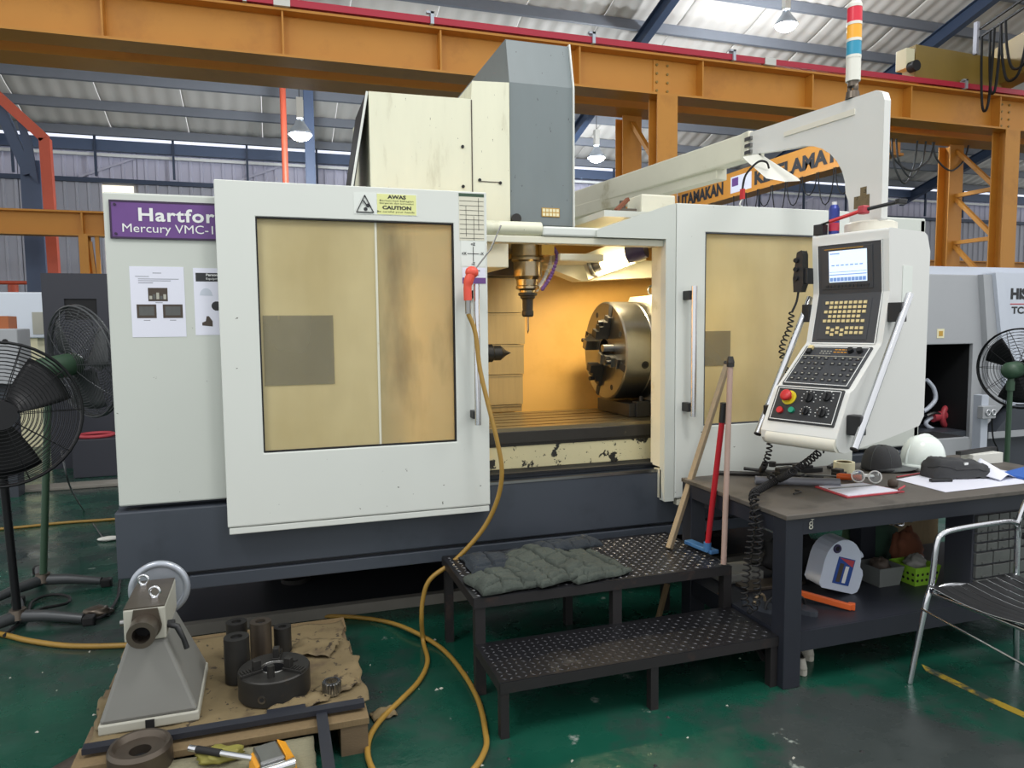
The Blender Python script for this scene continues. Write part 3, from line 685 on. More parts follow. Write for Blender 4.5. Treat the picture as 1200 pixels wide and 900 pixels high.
# table with T-slots
prof = [(3.85, .945), (3.85, .985), (3.87, .985), (3.87, .997), (3.85, .997), (3.85, 1.032)]
for k in range(5):
    y = 3.93+k*.13; prof += [(y, 1.032), (y, 1.008), (y+.022, 1.008), (y+.022, 1.032)]
prof += [(4.56, 1.032), (4.56, .945)]
P(MB().prism(prof, 'X', .62, 2.72), 'table', ['table_steel'], bevel=0)
P(MB().box((.62, 3.838, .945), (2.72, 3.851, 1.012)), 'table_edge', 'table_side', bevel=.003)
P(MB().box((.5, 3.862, .925), (2.85, 4.5, .945)), 'saddle_top', 'table_side')
P(MB().box((.5, 3.855, .80), (2.85, 4.5, .926)), 'saddle_apron', 'cream_chipped', bevel=.004)
# spindle head
P(MB().prism([(4.0, 2.17), (4.0, 2.96), (4.06, 3.215), (5.25, 3.215), (5.25, 2.17)], 'X', 1.318, 1.698), 'head_cover', 'head_grey', bevel=.008)
P(MB().prism([(3.985, 2.17), (3.985, 2.96), (4.045, 3.22), (4.3, 3.22), (4.3, 2.17)], 'X', 1.698, 1.706), 'head_flange', 'door_white')
P(MB().box((1.505, 3.996, 2.225), (1.615, 4.0, 2.275)), 'head_label', 'gold_brass')
mb = MB()
for i in range(5): mb.box((1.51+i*.021, 3.994, 2.229), (1.526+i*.021, 3.9965, 2.246)); mb.box((1.51+i*.021, 3.994, 2.252), (1.526+i*.021, 3.9965, 2.27))
P(mb, 'label_cells', 'tape_cream', kind='stuff')
CB = P(MB().prism([(.535, 2.10), (1.313, 2.10), (1.313, 2.953), (1.100, 2.943), (1.092, 2.845), (.535, 2.838)], 'Y', 3.99, 4.75), 'carriage_cover', 'cream', bevel=.006)
P(MB().box((1.091, 3.986, 2.12), (1.096, 3.992, 2.84)), 'cover_seam', 'leather', CB)
mb = MB()
for x, z in ((1.04, 2.585), (1.04, 2.37), (1.135, 2.41), (1.255, 2.40)): P(MB().cyl((x, 3.992, z), (x, 3.984, z), .009, n=10), 'cover_screw', 'black_rubber', CB)
P(MB().box((1.14, 3.986, 2.402), (1.25, 3.99, 2.405)), 'wire_tie', 'leather', CB)
P(MB().bar((.528, 4.25, 2.83), (.43, 4.25, 2.25), .012, .48, up=(0, 1, 0)), 'cover_flap', 'cavity', CB)
P(MB().bar((.528, 4.0, 2.838), (.43, 4.0, 2.30), .012, .012), 'flap_edge', 'door_white', CB)
P(MB().box((1.02, 4.05, 1.935), (1.32, 4.6, 2.11)), 'carriage', 'cream_plain', bevel=.006)
P(MB().box((.6, 4.05, 2.1), (1.70, 4.9, 2.175)), 'carriage_plate', 'cream_plain')
P(MB().cyl((1.345, 3.99, 2.205), (1.345, 3.97, 2.205), .028, n=14), 'cable_gland', 'dark_steel')
# column and motor behind
P(MB().box((.75, 4.95, .8), (1.75, 5.55, 2.95)), 'column', 'cream_plain', bevel=.02)
mb = MB(); c = at(671, 175, Y=5.1)
mb.prism([(1.72, 2.52)]+[(1.72+.30*math.sin(a), 3.02+.21*math.cos(a)) for a in [i*math.pi/2/10 for i in range(11)]]+[(2.02, 2.52)], 'Y', 4.9, 5.2)
P(mb, 'tool_magazine', 'dark_blue_steel', bevel=.01)
for i in range(6): P(MB().box((1.76, 4.892, 2.56+i*.075), (2.0, 4.9, 2.565+i*.075)), 'magazine_rib', 'base_dark')
P(MB().prism([(1.70, 2.20), (2.02, 2.52), (1.70, 2.52)], 'Y', 4.8, 4.95), 'magazine_bracket', 'head_grey')
# spindle nose
SP = P(MB().lathe([(.0, 2.19), (.105, 2.19), (.105, 2.14), (.098, 2.13), (.098, 2.02), (.102, 2.01), (.102, 1.995), (.09, 1.985), (.088, 1.90), (.07, 1.88), (.066, 1.845), (.072, 1.84), (.072, 1.825), (.05, 1.815), (.048, 1.80), (0, 1.80)], (1.505, 4.25, 0), (0, 0, 1), 32, flat=True), 'spindle', 'steel_warm')
P(MB().lathe([(.058, 1.80), (.058, 1.785), (.046, 1.78), (.046, 1.77), (.034, 1.76), (.032, 1.695), (.036, 1.69), (.036, 1.665), (.03, 1.655), (0, 1.655)], (1.505, 4.25, 0), (0, 0, 1), 24, flat=True), 'tool_holder', 'dark_steel', SP)
P(MB().lathe([(.007, 1.655), (.007, 1.57), (0, 1.55)], (1.505, 4.25, 0), (0, 0, 1), 10, flat=True), 'cutter', 'steel_warm', SP)
P(MB().box((1.55, 4.12, 2.02), (1.63, 4.38, 2.1)), 'nozzle_block', 'gold_brass')
for k in range(2):
    a = Vector((1.64, 4.15+.1*k, 2.06)); pts = smooth_path([a, a+Vector((.02, 0, -.05)), a+Vector((-.02, 0, -.16)), a+Vector((-.075, 0, -.24))], 6)
    mb = MB()
    for i, p in enumerate(pts): mb.sph(p, .013, 8, 5)
    P(mb, 'coolant_nozzle', 'purple' if k == 0 else 'label_white', kind='stuff')
# inner ceiling trough and work lamp
P(MB().prism([(1.72, 2.03), (2.7, 2.03), (2.7, 1.93), (1.95, 1.89), (1.72, 1.97)], 'Y', 4.45, 4.6), 'lamp_trough', 'cream_plain')
P(MB().box((1.66, 4.1, 1.985), (1.95, 4.4, 2.03)), 'chain_bracket', 'cream_plain', bevel=.01)
A = at(700, 310, Y=4.22); B = at(760, 291, Y=3.98)
d = (B-A).normalized(); A2 = A+d*.03; B2 = A+(B-A)*.60
WL = P(MB().cyl(A2, B2, .038, n=20), 'work_or_fill_lamp', 'tube_glow')
P(MB().cyl(B2, A+(B-A)*.95, .052, n=20), 'lamp_end_cap', 'lamp_cap', WL)
P(MB().cyl(A-d*.03, A2, .045, n=20).torus(A-d*.03, d, .06, .014, 20, 6), 'lamp_socket', 'steel', WL)
P(MB().bar(A-d*.06+Vector((0, .05, 0)), B+Vector((.02, .12, .02)), .05, .16), 'lamp_holder', 'cream_plain', WL)
def tubelight(a, b, power, nm):
    l = bpy.data.lights.new(nm, 'AREA'); l.energy = power; l.color = (1, .80, .48); l.shape = 'RECTANGLE'; l.size = .3; l.size_y = .07
    o = bpy.data.objects.new(nm, l); COL.objects.link(o); o.location = a; o.rotation_euler = b
mid = (A2+B2)/2
tubelight(mid+Vector((0, -.0, -.06)), (math.radians(18), math.radians(-22), 0), 17, 'work_or_fill_light')
# second tube lamp, added on the left to brighten the cabin behind the window
CABIN_FILL = P(MB().cyl((-.1, 4.2, 2.08), (.45, 4.2, 2.08), .03, n=14), 'work_or_fill_lamp', 'tube_glow')
P(MB().box((-.2, 4.15, 2.11), (.55, 4.25, 2.165)), 'lamp_holder', 'cream_plain', CABIN_FILL)
tubelight(Vector((.18, 4.2, 2.03)), (0, math.radians(14), 0), 42, 'work_or_fill_light')
# conduit and cables on the back wall
P(MB().cyl((2.83, 4.8, 1.9), (2.83, 4.8, 1.62), .035, n=12), 'conduit', 'dark_steel')
for k in range(3):
    P(MB().tube(smooth_path([(3.08+.03*k, 4.8, 1.93), (3.1+.03*k, 4.78, 1.8), (3.14+.04*k, 4.75, 1.65)], 5), .010, 6), 'cable', 'black_rubber')
# ------------------------------------------------------------------ chuck on its indexer, on the table
CK = thing('rotary_chuck', 'big round four jaw steel chuck on the machine table', 'chuck', (2.3, 4.25, 1.032))
cx, cyy, cz, R = 2.02, 4.25, 1.437, .31
ax = (1, 0, 0)
P(MB().lathe([(.075, .0), (.30, 0), (R, .008), (R, .165), (R-.006, .17), (R-.006, .18), (R, .185), (R, .262), (R-.01, .27), (0, .27)], (cx, cyy, cz), ax, 64, flat=True), 'body', 'steel', CK)
P(MB().lathe([(.076, .0), (.076, .05), (0, .05)], (cx, cyy, cz), ax, 32, flat=True), 'bore', 'cavity', CK)
for i in range(4):
    a = math.radians(20+90*i); u = Vector((0, math.cos(a), math.sin(a))); w = Vector((0, -math.sin(a), math.cos(a)))
    o = Vector((cx, cyy, cz)); M = Matrix((( -1, 0, 0, 0), (0, u.y, w.y, 0), (0, u.z, w.z, 0), (0, 0, 0, 1))); M.translation = o
    M = Matrix(((-1, 0, 0, o.x), (0, u.y, w.y, o.y), (0, u.z, w.z, o.z), (0, 0, 0, 1)))
    P(MB(M).box((0.001, .085, -.022), (.003, .305, .022)), 'jaw_slot', 'cavity', CK)
    P(MB(M).prism([(.0, .09), (.09, .09), (.09, .14), (.07, .14), (.07, .17), (.045, .17), (.045, .20), (.02, .20), (.02, .23), (0, .23)], 'Z', -.03, .03), 'jaw', 'dark_steel' if i % 2 else 'steel', CK, bevel=.003)
    P(MB(M).cyl((.045, .19, 0), (.075, .19, 0), .014, n=8), 'jaw_screw', 'black_plastic', CK)
for i in range(4):
    a = math.radians(65+90*i); P(MB().cyl((cx-.001, cyy+math.cos(a)*.25, cz+math.sin(a)*.25), (cx+.004, cyy+math.cos(a)*.25, cz+math.sin(a)*.25), .018, n=12), 'face_bolt', 'cavity', CK)
P(MB().cyl((cx-.07, cyy-.12, cz+.02), (cx+.02, cyy-.12, cz+.02), .024, n=14), 'locating_pin', 'steel', CK)
for xo, a in ((.13, -165), (.22, -178), (.13, -75), (.21, -205)):
    a = math.radians(a); n_ = Vector((0, math.cos(a), math.sin(a))); c = Vector((cx+xo, cyy, cz))+n_*(R-.004)
    P(MB().cyl(c, c+n_*.007, .024, n=16), 'socket_ring', 'dark_steel', CK); P(MB().cyl(c, c+n_*.0085, .014, n=10), 'socket', 'cavity', CK)
P(MB().prism([(3.98, 1.04), (4.52, 1.04), (4.52, 1.70), (4.44, 1.785), (4.06, 1.785), (3.98, 1.70)], 'X', 2.30, 2.62), 'indexer_body', 'cast_light', CK, bevel=.01)
P(MB().box((2.08, 4.02, 1.034), (2.62, 4.48, 1.115)), 'riser', 'dark_steel', CK, bevel=.004)
for x, y in ((2.12, 4.0), (2.26, 3.96)): P(MB().box((x, y, 1.034), (x+.09, y+.06, 1.13)).cyl((x+.045, y+.03, 1.13), (x+.045, y+.03, 1.16), .014, n=8), 'clamp', 'black_plastic', CK, bevel=.003)
for x in (2.36, 2.50): P(MB().torus((x, 4.25, 1.82), (0, 1, 0), .028, .008, 18, 6).cyl((x, 4.25, 1.78), (x, 4.25, 1.795), .016, n=10), 'eye_bolt', 'steel', CK)
TS = thing('tailstock', 'pointed live centre reaching out from behind the left door', 'tailstock', (1.1, 4.25, 1.032))
P(MB().box((.85, 4.1, 1.034), (1.15, 4.4, 1.56)), 'body', 'cast_grey', TS, bevel=.015)
P(MB().lathe([(0, 0), (.055, 0), (.055, .12), (.045, .13), (.045, .175), (.018, .21), (0, .245)], (1.15, 4.25, 1.437), (1, 0, 0), 24, flat=True), 'centre', 'dark_steel', TS)
# ------------------------------------------------------------------ notices on the left panel
def sheet(x0, x1, z0, z1, y=3.6985): return MB().box((x0, y, z0), (x1, 3.6998, z1))
n1 = thing('laminated_notice', 'laminated white notice with three small photographs on the left panel', 'notice', ((-.45), 3.7, 1.60))
a = at(151.3, 312, Y=3.7); b = at(219, 394.5, Y=3.7)
x0, x1, z1, z0 = a.x, a.x+.225, a.z, b.z
P(sheet(x0, x1, z0, z1), 'sheet', 'paper', n1, bevel=0)
for nm, u0, u1, v0, v1 in (('photo', .32, .68, .51, .70), ('photo', .10, .46, .27, .465), ('photo', .58, .95, .27, .465)):
    ph = P(sheet(x0+(x1-x0)*u0, x0+(x1-x0)*u1, z0+(z1-z0)*v0, z0+(z1-z0)*v1, 3.698), nm, 'leather', n1)
    w_ = (x1-x0)*(u1-u0); h_ = (z1-z0)*(v1-v0); ax_, az_ = x0+(x1-x0)*u0, z0+(z1-z0)*v0
    if v0 < .4: P(sheet(ax_+w_*.12, ax_+w_*.88, az_+h_*.2, az_+h_*.85, 3.6975), 'photo_screen', 'drawer_grey', ph)
    else:
        for k in range(5): P(sheet(ax_+w_*(.06+.18*k), ax_+w_*(.2+.18*k), az_+h_*.15, az_+h_*(.4+.12*(k % 3)), 3.6975), 'photo_shape', 'drawer_grey' if k % 2 else 'cast_light', ph)
mb = MB()
for v, u0, u1 in ((.905, .42, .58), (.855, .1, .35), (.82, .15, .9), (.795, .15, .75), (.765, .15, .42), (.235, .22, .34), (.235, .7, .82), (.485, .45, .58)):
    mb.box((x0+(x1-x0)*u0, 3.698, z0+(z1-z0)*v), (x0+(x1-x0)*u1, 3.6988, z0+(z1-z0)*v+.003))
P(mb, 'print_lines', 'paper_ink', n1, kind='stuff')
n2 = thing('safety_notice', 'white safety equipment notice partly behind the sliding door edge', 'notice', (-.14, 3.7, 1.60))
a = at(226, 314, Y=3.7); x0, z1 = a.x, a.z; z0 = z1-.31; x1 = x0+.215
P(sheet(x0, x1, z0, z1), 'sheet', 'paper', n2)
P(sheet(x0+.01, x1-.01, z1-.062, z1-.022, 3.698), 'heading_band', 'label_ink', n2)
mb = MB(); text_mesh(mb, 'Personal Protective', front(x0+.055, 3.698, z1-.037), width=.14, height=.012, bold=.003); text_mesh(mb, 'Equipment', front(x0+.055, 3.698, z1-.056), width=.075, height=.012); P(mb, 'heading_text', 'label_white', n2, kind='stuff')
M = front(x0+.05, 3.698, z1-.12)
P(MB().prism([(x0+.022, z1-.125)]+[(x0+.052-.027*math.cos(t*math.pi/8), z1-.125+.033*math.sin(t*math.pi/8)) for t in range(9)]+[(x0+.085, z1-.128)], 'Y', 3.6978, 3.6988), 'helmet_picture', 'lathe_light', n2)
P(MB().prism([(x0+.03, z1-.265), (x0+.075, z1-.27), (x0+.075, z1-.245), (x0+.06, z1-.222), (x0+.05, z1-.222), (x0+.046, z1-.245), (x0+.03, z1-.252)], 'Y', 3.6978, 3.6988), 'boot_picture', 'leather', n2)
P(MB().cyl((x0+.095, 3.6988, z1-.175), (x0+.095, 3.6978, z1-.175), .022, n=12), 'glove_picture', 'label_ink', n2)
# ------------------------------------------------------------------ control pendant on its swing arm
PD = thing('control_pendant', 'white control pendant with screen, keypad and chrome side handles on a swing arm', 'control panel', (2.8, 3.0, 1.0))
TH = math.radians(73); P0 = Vector((2.632, 3.054, 1.988))
pw = Vector((math.cos(TH), -math.sin(TH), 0)); pn = Vector((-math.sin(TH), -math.cos(TH), 0))
PF = Matrix(((pw.x, -pn.x, 0, P0.x), (pw.y, -pn.y, 0, P0.y), (0, 0, 1, P0.z), (0, 0, 0, 1)))
sec = [(0, 0), (.02, -.243), (-.036, -.489), (-.069, -.508), (-.266, -.682), (-.296, -.696), (-.376, -.849)]
prof = [(-.002, .05), (-.002, .0), (.018, -.243), (-.034, -.489), (-.062, -.508), (-.262, -.688), (-.292, -.700), (-.378, -.862), (-.395, -.90), (-.392, -.935), (-.37, -.962), (-.33, -.972), (.0, -.945), (.34, -.905), (.385, -.86), (.392, -.04), (.36, .035), (.33, .05)]
P(MB(PF).prism(prof, 'X', -.03, .36), 'housing', 'pendant_white', PD, bevel=.012, seg=3)
def pf(i, j, lift=.0):      # frame on the section between profile points i (top) and j (bottom)
    (ya, za), (yb, zb) = sec[i], sec[j]; L_ = math.hypot(ya-yb, za-zb); up = Vector((0, (ya-yb)/L_, (za-zb)/L_)); nx = Vector((1, 0, 0)); nn = nx.cross(up)
    M = Matrix(((1, up.x, nn.x, 0), (0, up.y, nn.y, yb), (0, up.z, nn.z, zb), (0, 0, 0, 1))); M = M.copy()
    return PF @ M @ Matrix.Translation((0, 0, lift)), L_
M1, L1 = pf(0, 1); M2, L2 = pf(1, 2); M3, L3 = pf(3, 4); M4, L4 = pf(5, 6)
UN = P(MB(M1).box((0, -.004, -.01), (.33, L1, .006)), 'display_unit', 'panel_dark', PD, bevel=.003)
P(MB(M1).box((.025, .02, .006), (.285, L1-.018, .010)), 'display_bezel', 'panel_dark', UN, bevel=.003)
SCN = P(MB(M1).box((.064, .055, .010), (.258, L1-.036, .0112)), 'screen', 'screen', UN)
mb = MB(M1)
for k in range(7): mb.box((.078+.024*k, .135, .0112), (.094+.024*k, .14, .0118))
mb.box((.066, .090, .0112), (.256, .094, .0118)); mb.box((.066, .104, .0112), (.256, .106, .0118)); mb.box((.07, .192, .0112), (.12, .197, .0118))
for k in range(10): mb.box((.068+.0187*k, .060, .0112), (.084+.0187*k, .078, .0118))
P(mb, 'screen_graphics', 'screen_line', UN, kind='stuff')
mb = MB(M1)
for k in range(12): mb.box((.045+.019*k, .030, .010), (.058+.019*k, .042, .0135))
P(mb, 'soft_keys', 'panel_darker', UN, kind='stuff')
P(MB(M1).box((.04, L1-.028, .0105), (.24, L1-.024, .0112)), 'brand_strip', 'gold_brass', UN)
KB = P(MB(M2).box((0, .002, -.01), (.33, L2-.002, .006)), 'keypad_unit', 'panel_dark', PD, bevel=.003)
P(MB(M2).box((.03, .018, .006), (.285, L2-.03, .009)), 'keypad_plate', 'panel_dark', KB, bevel=.002)
mb = MB(M2); rows = [(.195, range(0, 9), 0), (.172, range(1, 9), 0), (.149, range(0, 9), 0), (.126, range(1, 8), 0), (.103, range(0, 9), 0), (.068, range(1, 9), 0), (.045, range(1, 9), 0)]
for v, cols, o in rows:
    for k in cols:
        u = .052+.0245*k; vv = v-(.010 if (v < .09 and k % 2 == 0 and k < 5) else 0)
        mb.box((u, vv, .009), (u+.016, vv+.014, .014))
P(mb, 'keys', 'key_yellow', KB, kind='stuff')
OP = P(MB(M3).box((-.005, -.002, -.01), (.335, L3+.004, .005)), 'operator_panel', 'panel_dark', PD, bevel=.003)
mb = MB(M3)
for r_ in range(5):
    for k in range(8):
        if r_ == 2 and k in (0, 4, 5): continue
        u = .022+.037*k+(.012 if k > 3 else 0); v = .028+.036*r_
        mb.box((u, v, .005), (u+.02, v+.016, .008))
P(mb, 'panel_buttons', 'panel_darker', OP, kind='stuff')
mb = MB(M3)
for r_ in range(5):
    for k in range(8):
        if r_ == 2 and k in (0, 4, 5): continue
        u = .022+.037*k+(.012 if k > 3 else 0); v = .028+.036*r_
        mb.box((u+.005, v+.006, .008), (u+.014, v+.011, .0088))
for k in range(4): mb.box((.09+.016*k, L3-.035, .005), (.10+.016*k, L3-.03, .006)); mb.box((.09+.016*k, L3-.05, .005), (.10+.016*k, L3-.046, .006))
P(mb, 'button_marks', 'cast_light', OP, kind='stuff')
mb = MB(M3)
for k in range(4): mb.box((.16+.018*k, L3-.024, .005), (.173+.018*k, L3-.019, .0065)); mb.box((.16+.018*k, L3-.042, .005), (.173+.018*k, L3-.037, .0065))
P(mb, 'indicator_lamps', 'tool_orange', OP, kind='stuff')
P(MB(M3).box((.02, L3-.055, .005), (.045, L3-.03, .022)), 'rocker_switch', 'black_plastic', OP, bevel=.003)
P(MB(M3).box((.02, L3-.028, .005), (.045, L3-.006, .022)), 'rocker_switch', 'key_yellow', OP, bevel=.003)
for u in (.245, .290): P(MB(M3).cyl((u, L3-.032, .005), (u, L3-.032, .025), .014, n=14), 'knob', 'black_plastic', OP, bevel=.002)
P(MB(M3).box((.0, L3-.068, .005), (.33, L3-.065, .0056)), 'panel_line', 'cast_light', OP)
LP = P(MB(M4).box((-.005, -.004, -.01), (.335, L4+.004, .005)), 'switch_panel', 'panel_darker', PD, bevel=.003)
def frame_line(M, L_, parent, w=.33):
    mb = MB(M)
    for a, b in (((.004, .004), (w-.004, .007)), ((.004, L_-.007), (w-.004, L_-.004)), ((.004, .004), (.007, L_-.004)), ((w-.007, .004), (w-.004, L_-.004))): mb.box((a[0], a[1], .005), (b[0], b[1], .0065))
    P(mb, 'trim_line', 'label_white', parent, kind='stuff')
frame_line(M4, L4, LP); frame_line(M3, L3, OP)
P(MB(M2).box((.0, -.003, .004), (.33, .003, .008)).box((0, 0, .004), (.004, L2, .008)).box((.326, 0, .004), (.33, L2, .008)), 'trim_line', 'label_white', KB, kind='stuff')
P(MB(M1).box((.0, L1-.004, .004), (.33, L1, .008)).box((0, 0, .004), (.004, L1, .008)).box((.326, 0, .004), (.33, L1, .008)), 'trim_line', 'label_white', UN, kind='stuff')
P(MB(M4).cyl((.075, .118, .005), (.075, .118, .010), .036, n=28), 'stop_ring', 'yellow_ring', LP)
P(MB(M4).cyl((.075, .118, .010), (.075, .118, .035), .016, n=16).lathe([(0, .05), (.02, .05), (.027, .044), (.028, .034), (.024, .03), (0, .03)], (.075, .118, 0), (0, 0, 1), 24), 'stop_button', 'red', LP)
P(MB(M4).cyl((.05, .05, .005), (.05, .05, .018), .016, n=18), 'push_button', 'red', LP, bevel=.002)
P(MB(M4).cyl((.11, .055, .005), (.11, .055, .018), .014, n=18), 'push_button', 'green_button', LP, bevel=.002)
for u, v, r_ in ((.175, .125, .022), (.262, .135, .02), (.18, .055, .016), (.262, .055, .02)):
    kn = P(MB(M4).cyl((u, v, .005), (u, v, .014), r_, n=18).box((u-.005, v-r_*.9, .014), (u+.005, v+r_*.9, .03)), 'selector_knob', 'black_plastic', LP, bevel=.002)
    mb = MB(M4)
    for k in range(9):
        a = math.radians(-30+30*k); mb.cbox((u+math.cos(a)*r_*1.6, v+math.sin(a)*r_*1.6, .0055), (.006, .003, .001))
    P(mb, 'dial_marks', 'label_white', kn, kind='stuff')
P(MB(PF).cyl((.0, -.372, -.93), (.355, -.372, -.93), .035, n=20), 'lower_roll', 'pendant_cream', PD)
# side handles
for side, xx, pt, pb in (('r', .425, (1066, 345), (1001, 526)), ('l', -.075, (949, 349), (888, 508))):
    pl = PF @ Vector((xx, 0, 0)); a = atp(*pt, pl, pw); b = atp(*pb, pl, pw)
    h = P(MB().cyl(a, b, .017, n=18), 'side_handle', 'chrome', PD)
    P(MB().cyl(b, b+(b-a).normalized()*.006, .0175, n=18), 'handle_cap', 'black_rubber', h)
    for t in (.12, .86):
        c = a.lerp(b, t); q = PF.inverted() @ c; e = Vector((.362 if side == 'r' else -.032, q.y, q.z))
        dx = .05
        P(MB(PF).box((min(q.x, e.x), q.y-.02, q.z-.045), (max(q.x, e.x), q.y+.035, q.z+.045)), 'handle_mount', 'black_plastic', h, bevel=.004)
P(MB(PF).box((.3605, .13, -.30), (.3625, .22, -.12)), 'faded_label', 'sticker_white', PD)
# post and arm
c0 = PF @ Vector((.165, .19, .05))
P(MB().lathe([(0, 0), (.12, 0), (.12, .05), (.10, .06), (.0, .06)], c0, (0, 0, 1), 28, flat=True), 'swivel', 'pendant_cream', PD)
AX = c0.x; AY = c0.y; zt = 2.715
yk = AY+.95
outer = [(AY-.115, zt-.01), (AY-.05, zt+.02), (yk, zt+.04), (yk, zt-.10), (yk-.30, zt-.115), (AY+.52, zt-.14)]
R_ = .36; cyc, czc = AY+.52, zt-.14-.33
arc = [(AY+.52-.40*math.sin(t*math.pi/2/8), zt-.46+.32*math.cos(t*math.pi/2/8)) for t in range(9)]
poly = [(AY-.115, c0.z+.05), (AY-.115, zt-.06), (AY-.10, zt-.02), (AY-.06, zt), (yk, zt+.045), (yk, zt-.085), (AY+.56, zt-.135)]+arc+[(AY+.10, zt-.50), (AY+.085, c0.z+.05)]
GA = P(MB().prism(poly, 'X', AX-.05, AX-.012), 'arm_elbow', 'pendant_white', PD, bevel=.012)
P(MB().prism([(AY+.07, zt-.05), (yk-.35, zt-.035), (yk-.35, zt-.06), (AY+.07, zt-.08)], 'X', AX-.056, AX-.05), 'arm_rib', 'pendant_cream', GA)
P(MB().box((AX-.052, AY-.04, c0.z+.13), (AX-.0505, AY+.06, c0.z+.19)).box((AX-.052, AY-.02, c0.z+.19), (AX-.0505, AY+.02, c0.z+.23)), 'tape_scrap', 'cardboard', GA)
e = at(668, 228, Z=2.74); s_ = Vector((AX, yk, 2.69)); tt = Vector((e.x, e.y, 2.66))
P(MB().bar(s_, tt, .10, .16), 'swing_arm', 'cream_plain', PD, bevel=.01)
P(MB().bar(s_+Vector((-.02, .3, -.10)), tt+Vector((-.02, 0, -.10)), .09, .10), 'arm_duct', 'cream_plain', PD, bevel=.006)
P(MB().box((AX-.06, yk-.03, 2.60), (AX+.06, yk+.04, 2.77)), 'arm_joint', 'cream_plain', PD, bevel=.006)
for k in range(3): P(MB().box((AX-.066, yk-.06, 2.63+.04*k), (AX-.05, yk+.0, 2.65+.04*k)), 'joint_clip', 'steel', PD)
# pivot column of the arm behind the cabin
P(MB().cyl((tt.x, tt.y, 2.20), (tt.x, tt.y, 2.75), .09, n=18), 'arm_pivot', 'cream_plain', PD)
P(MB().box((tt.x-.15, 5.3, 2.1), (tt.x+.15, tt.y+.12, 2.2)), 'pivot_bracket', 'cream_plain', PD)
# handset on the pendant's left side with its coiled lead
hs = thing('handset', 'black handheld pulse generator clipped on the left edge of the pendant', 'handset', PF @ Vector((-.09, 0, -.2)))
P(MB(PF).prism([(-.10, -.23), (-.06, -.23), (-.045, -.19), (-.05, -.04), (-.058, -.02), (-.085, -.03), (-.105, -.16)], 'Y', -.05, -.005), 'body', 'black_plastic', hs, bevel=.006)
P(MB(PF).box((-.05, -.04, -.19), (-.028, .03, -.11)), 'clip', 'black_plastic', hs, bevel=.003)
for k in range(3): P(MB(PF).cyl((-.085, -.05, -.07-.045*k), (-.085, -.062, -.07-.045*k), .012, n=12), 'knob', 'black_rubber', hs)
a = PF @ Vector((-.085, -.03, -.23)); b = at(944, 340, Y=a.y-.02); 
pts = [a, a+Vector((-.01, 0, -.05)), at(928, 366, Y=a.y), at(925, 385, Y=a.y), at(916, 410, Y=a.y-.01), at(922, 440, Y=a.y-.03), at(916, 470, Y=a.y-.02), at(903, 500, Y=a.y)]
P(MB().tube(smooth_path(pts[:3], 5), .006, 6), 'lead', 'black_rubber', hs)
P(MB().tube(helix(pts[2:], .013, .026, 8), .004, 5), 'coiled_lead', 'black_rubber', hs)
# signal tower on the elbow
tz = zt+.03; T = thing('signal_tower', 'signal tower with red, amber, blue and clear lamps on the pendant elbow', 'signal light', (AX-.031, AY+.11, zt))
tc_ = Vector((AX-.031, AY+.11, zt+.010))
P(MB().cyl(tc_, tc_+Vector((0, 0, .035)), .035, .03, n=16).torus(tc_+Vector((0, 0, .05)), (1, 0, 0), .022, .012, 16, 8).cyl(tc_+Vector((0, 0, .06)), tc_+Vector((0, 0, .085)), .026, n=16), 'mount', 'bare_iron', T)
z = tc_.z+.085
for nm, m, h_ in (('base_segment', 'tower_clear', .125), ('lamp_segment', 'tower_blue', .08), ('lamp_segment', 'tower_amber', .08), ('lamp_segment', 'tower_red', .085)):
    P(MB().cyl((tc_.x, tc_.y, z), (tc_.x, tc_.y, z+h_-.012), .035, n=20).cyl((tc_.x, tc_.y, z+h_-.012), (tc_.x, tc_.y, z+h_), .035, n=20), nm, m, T)
    P(MB().cyl((tc_.x, tc_.y, z+h_-.014), (tc_.x, tc_.y, z+h_), .0362, n=20), 'segment_ring', 'tower_clear', T); z += h_
P(MB().cyl((tc_.x, tc_.y, z), (tc_.x, tc_.y, z+.012), .035, .03, n=20), 'cap', 'tower_clear', T)
# work light dangling from the arm: angled white reflector, wire and red connector
wl = thing('arm_worklight', 'tilted white reflector light clamped under the swing arm', 'lamp', at(905, 195, X=2.8))
q = [at(873, 187, Y=3.70), at(893, 183, Y=3.78), at(938, 212, Y=3.62), at(920, 213, Y=3.55), at(898, 209, Y=3.55)]
mb = MB(); n_ = len(q); mb.add([v+Vector((0, 0, .0)) for v in q]+[v+Vector((.0, .02, .02)) for v in q], [tuple(range(n_)), tuple(range(n_, 2*n_))[::-1]]+[(i, n_+i, n_+(i+1) % n_, (i+1) % n_) for i in range(n_)])
P(mb, 'reflector', 'tower_clear', wl)
P(MB().bar(at(890, 185, Y=3.78), at(891, 172, Y=3.84), .012, .02), 'clamp', 'steel', wl)
P(MB().tube(smooth_path([at(901, 197, Y=3.62), at(898, 190, Y=3.60), at(888, 190, Y=3.62), at(874, 205, Y=3.66), at(870, 222, Y=3.68)], 6), .006, 6), 'lead', 'black_rubber', wl)
P(MB().box(at(867, 222, Y=3.69), at(873, 233, Y=3.66)), 'connector', 'red', wl)
P(MB().tube(smooth_path([at(870, 233, Y=3.68), at(867, 240, Y=3.69), at(872, 244, Y=3.70)], 5), .005, 6), 'wire', 'label_white', wl)
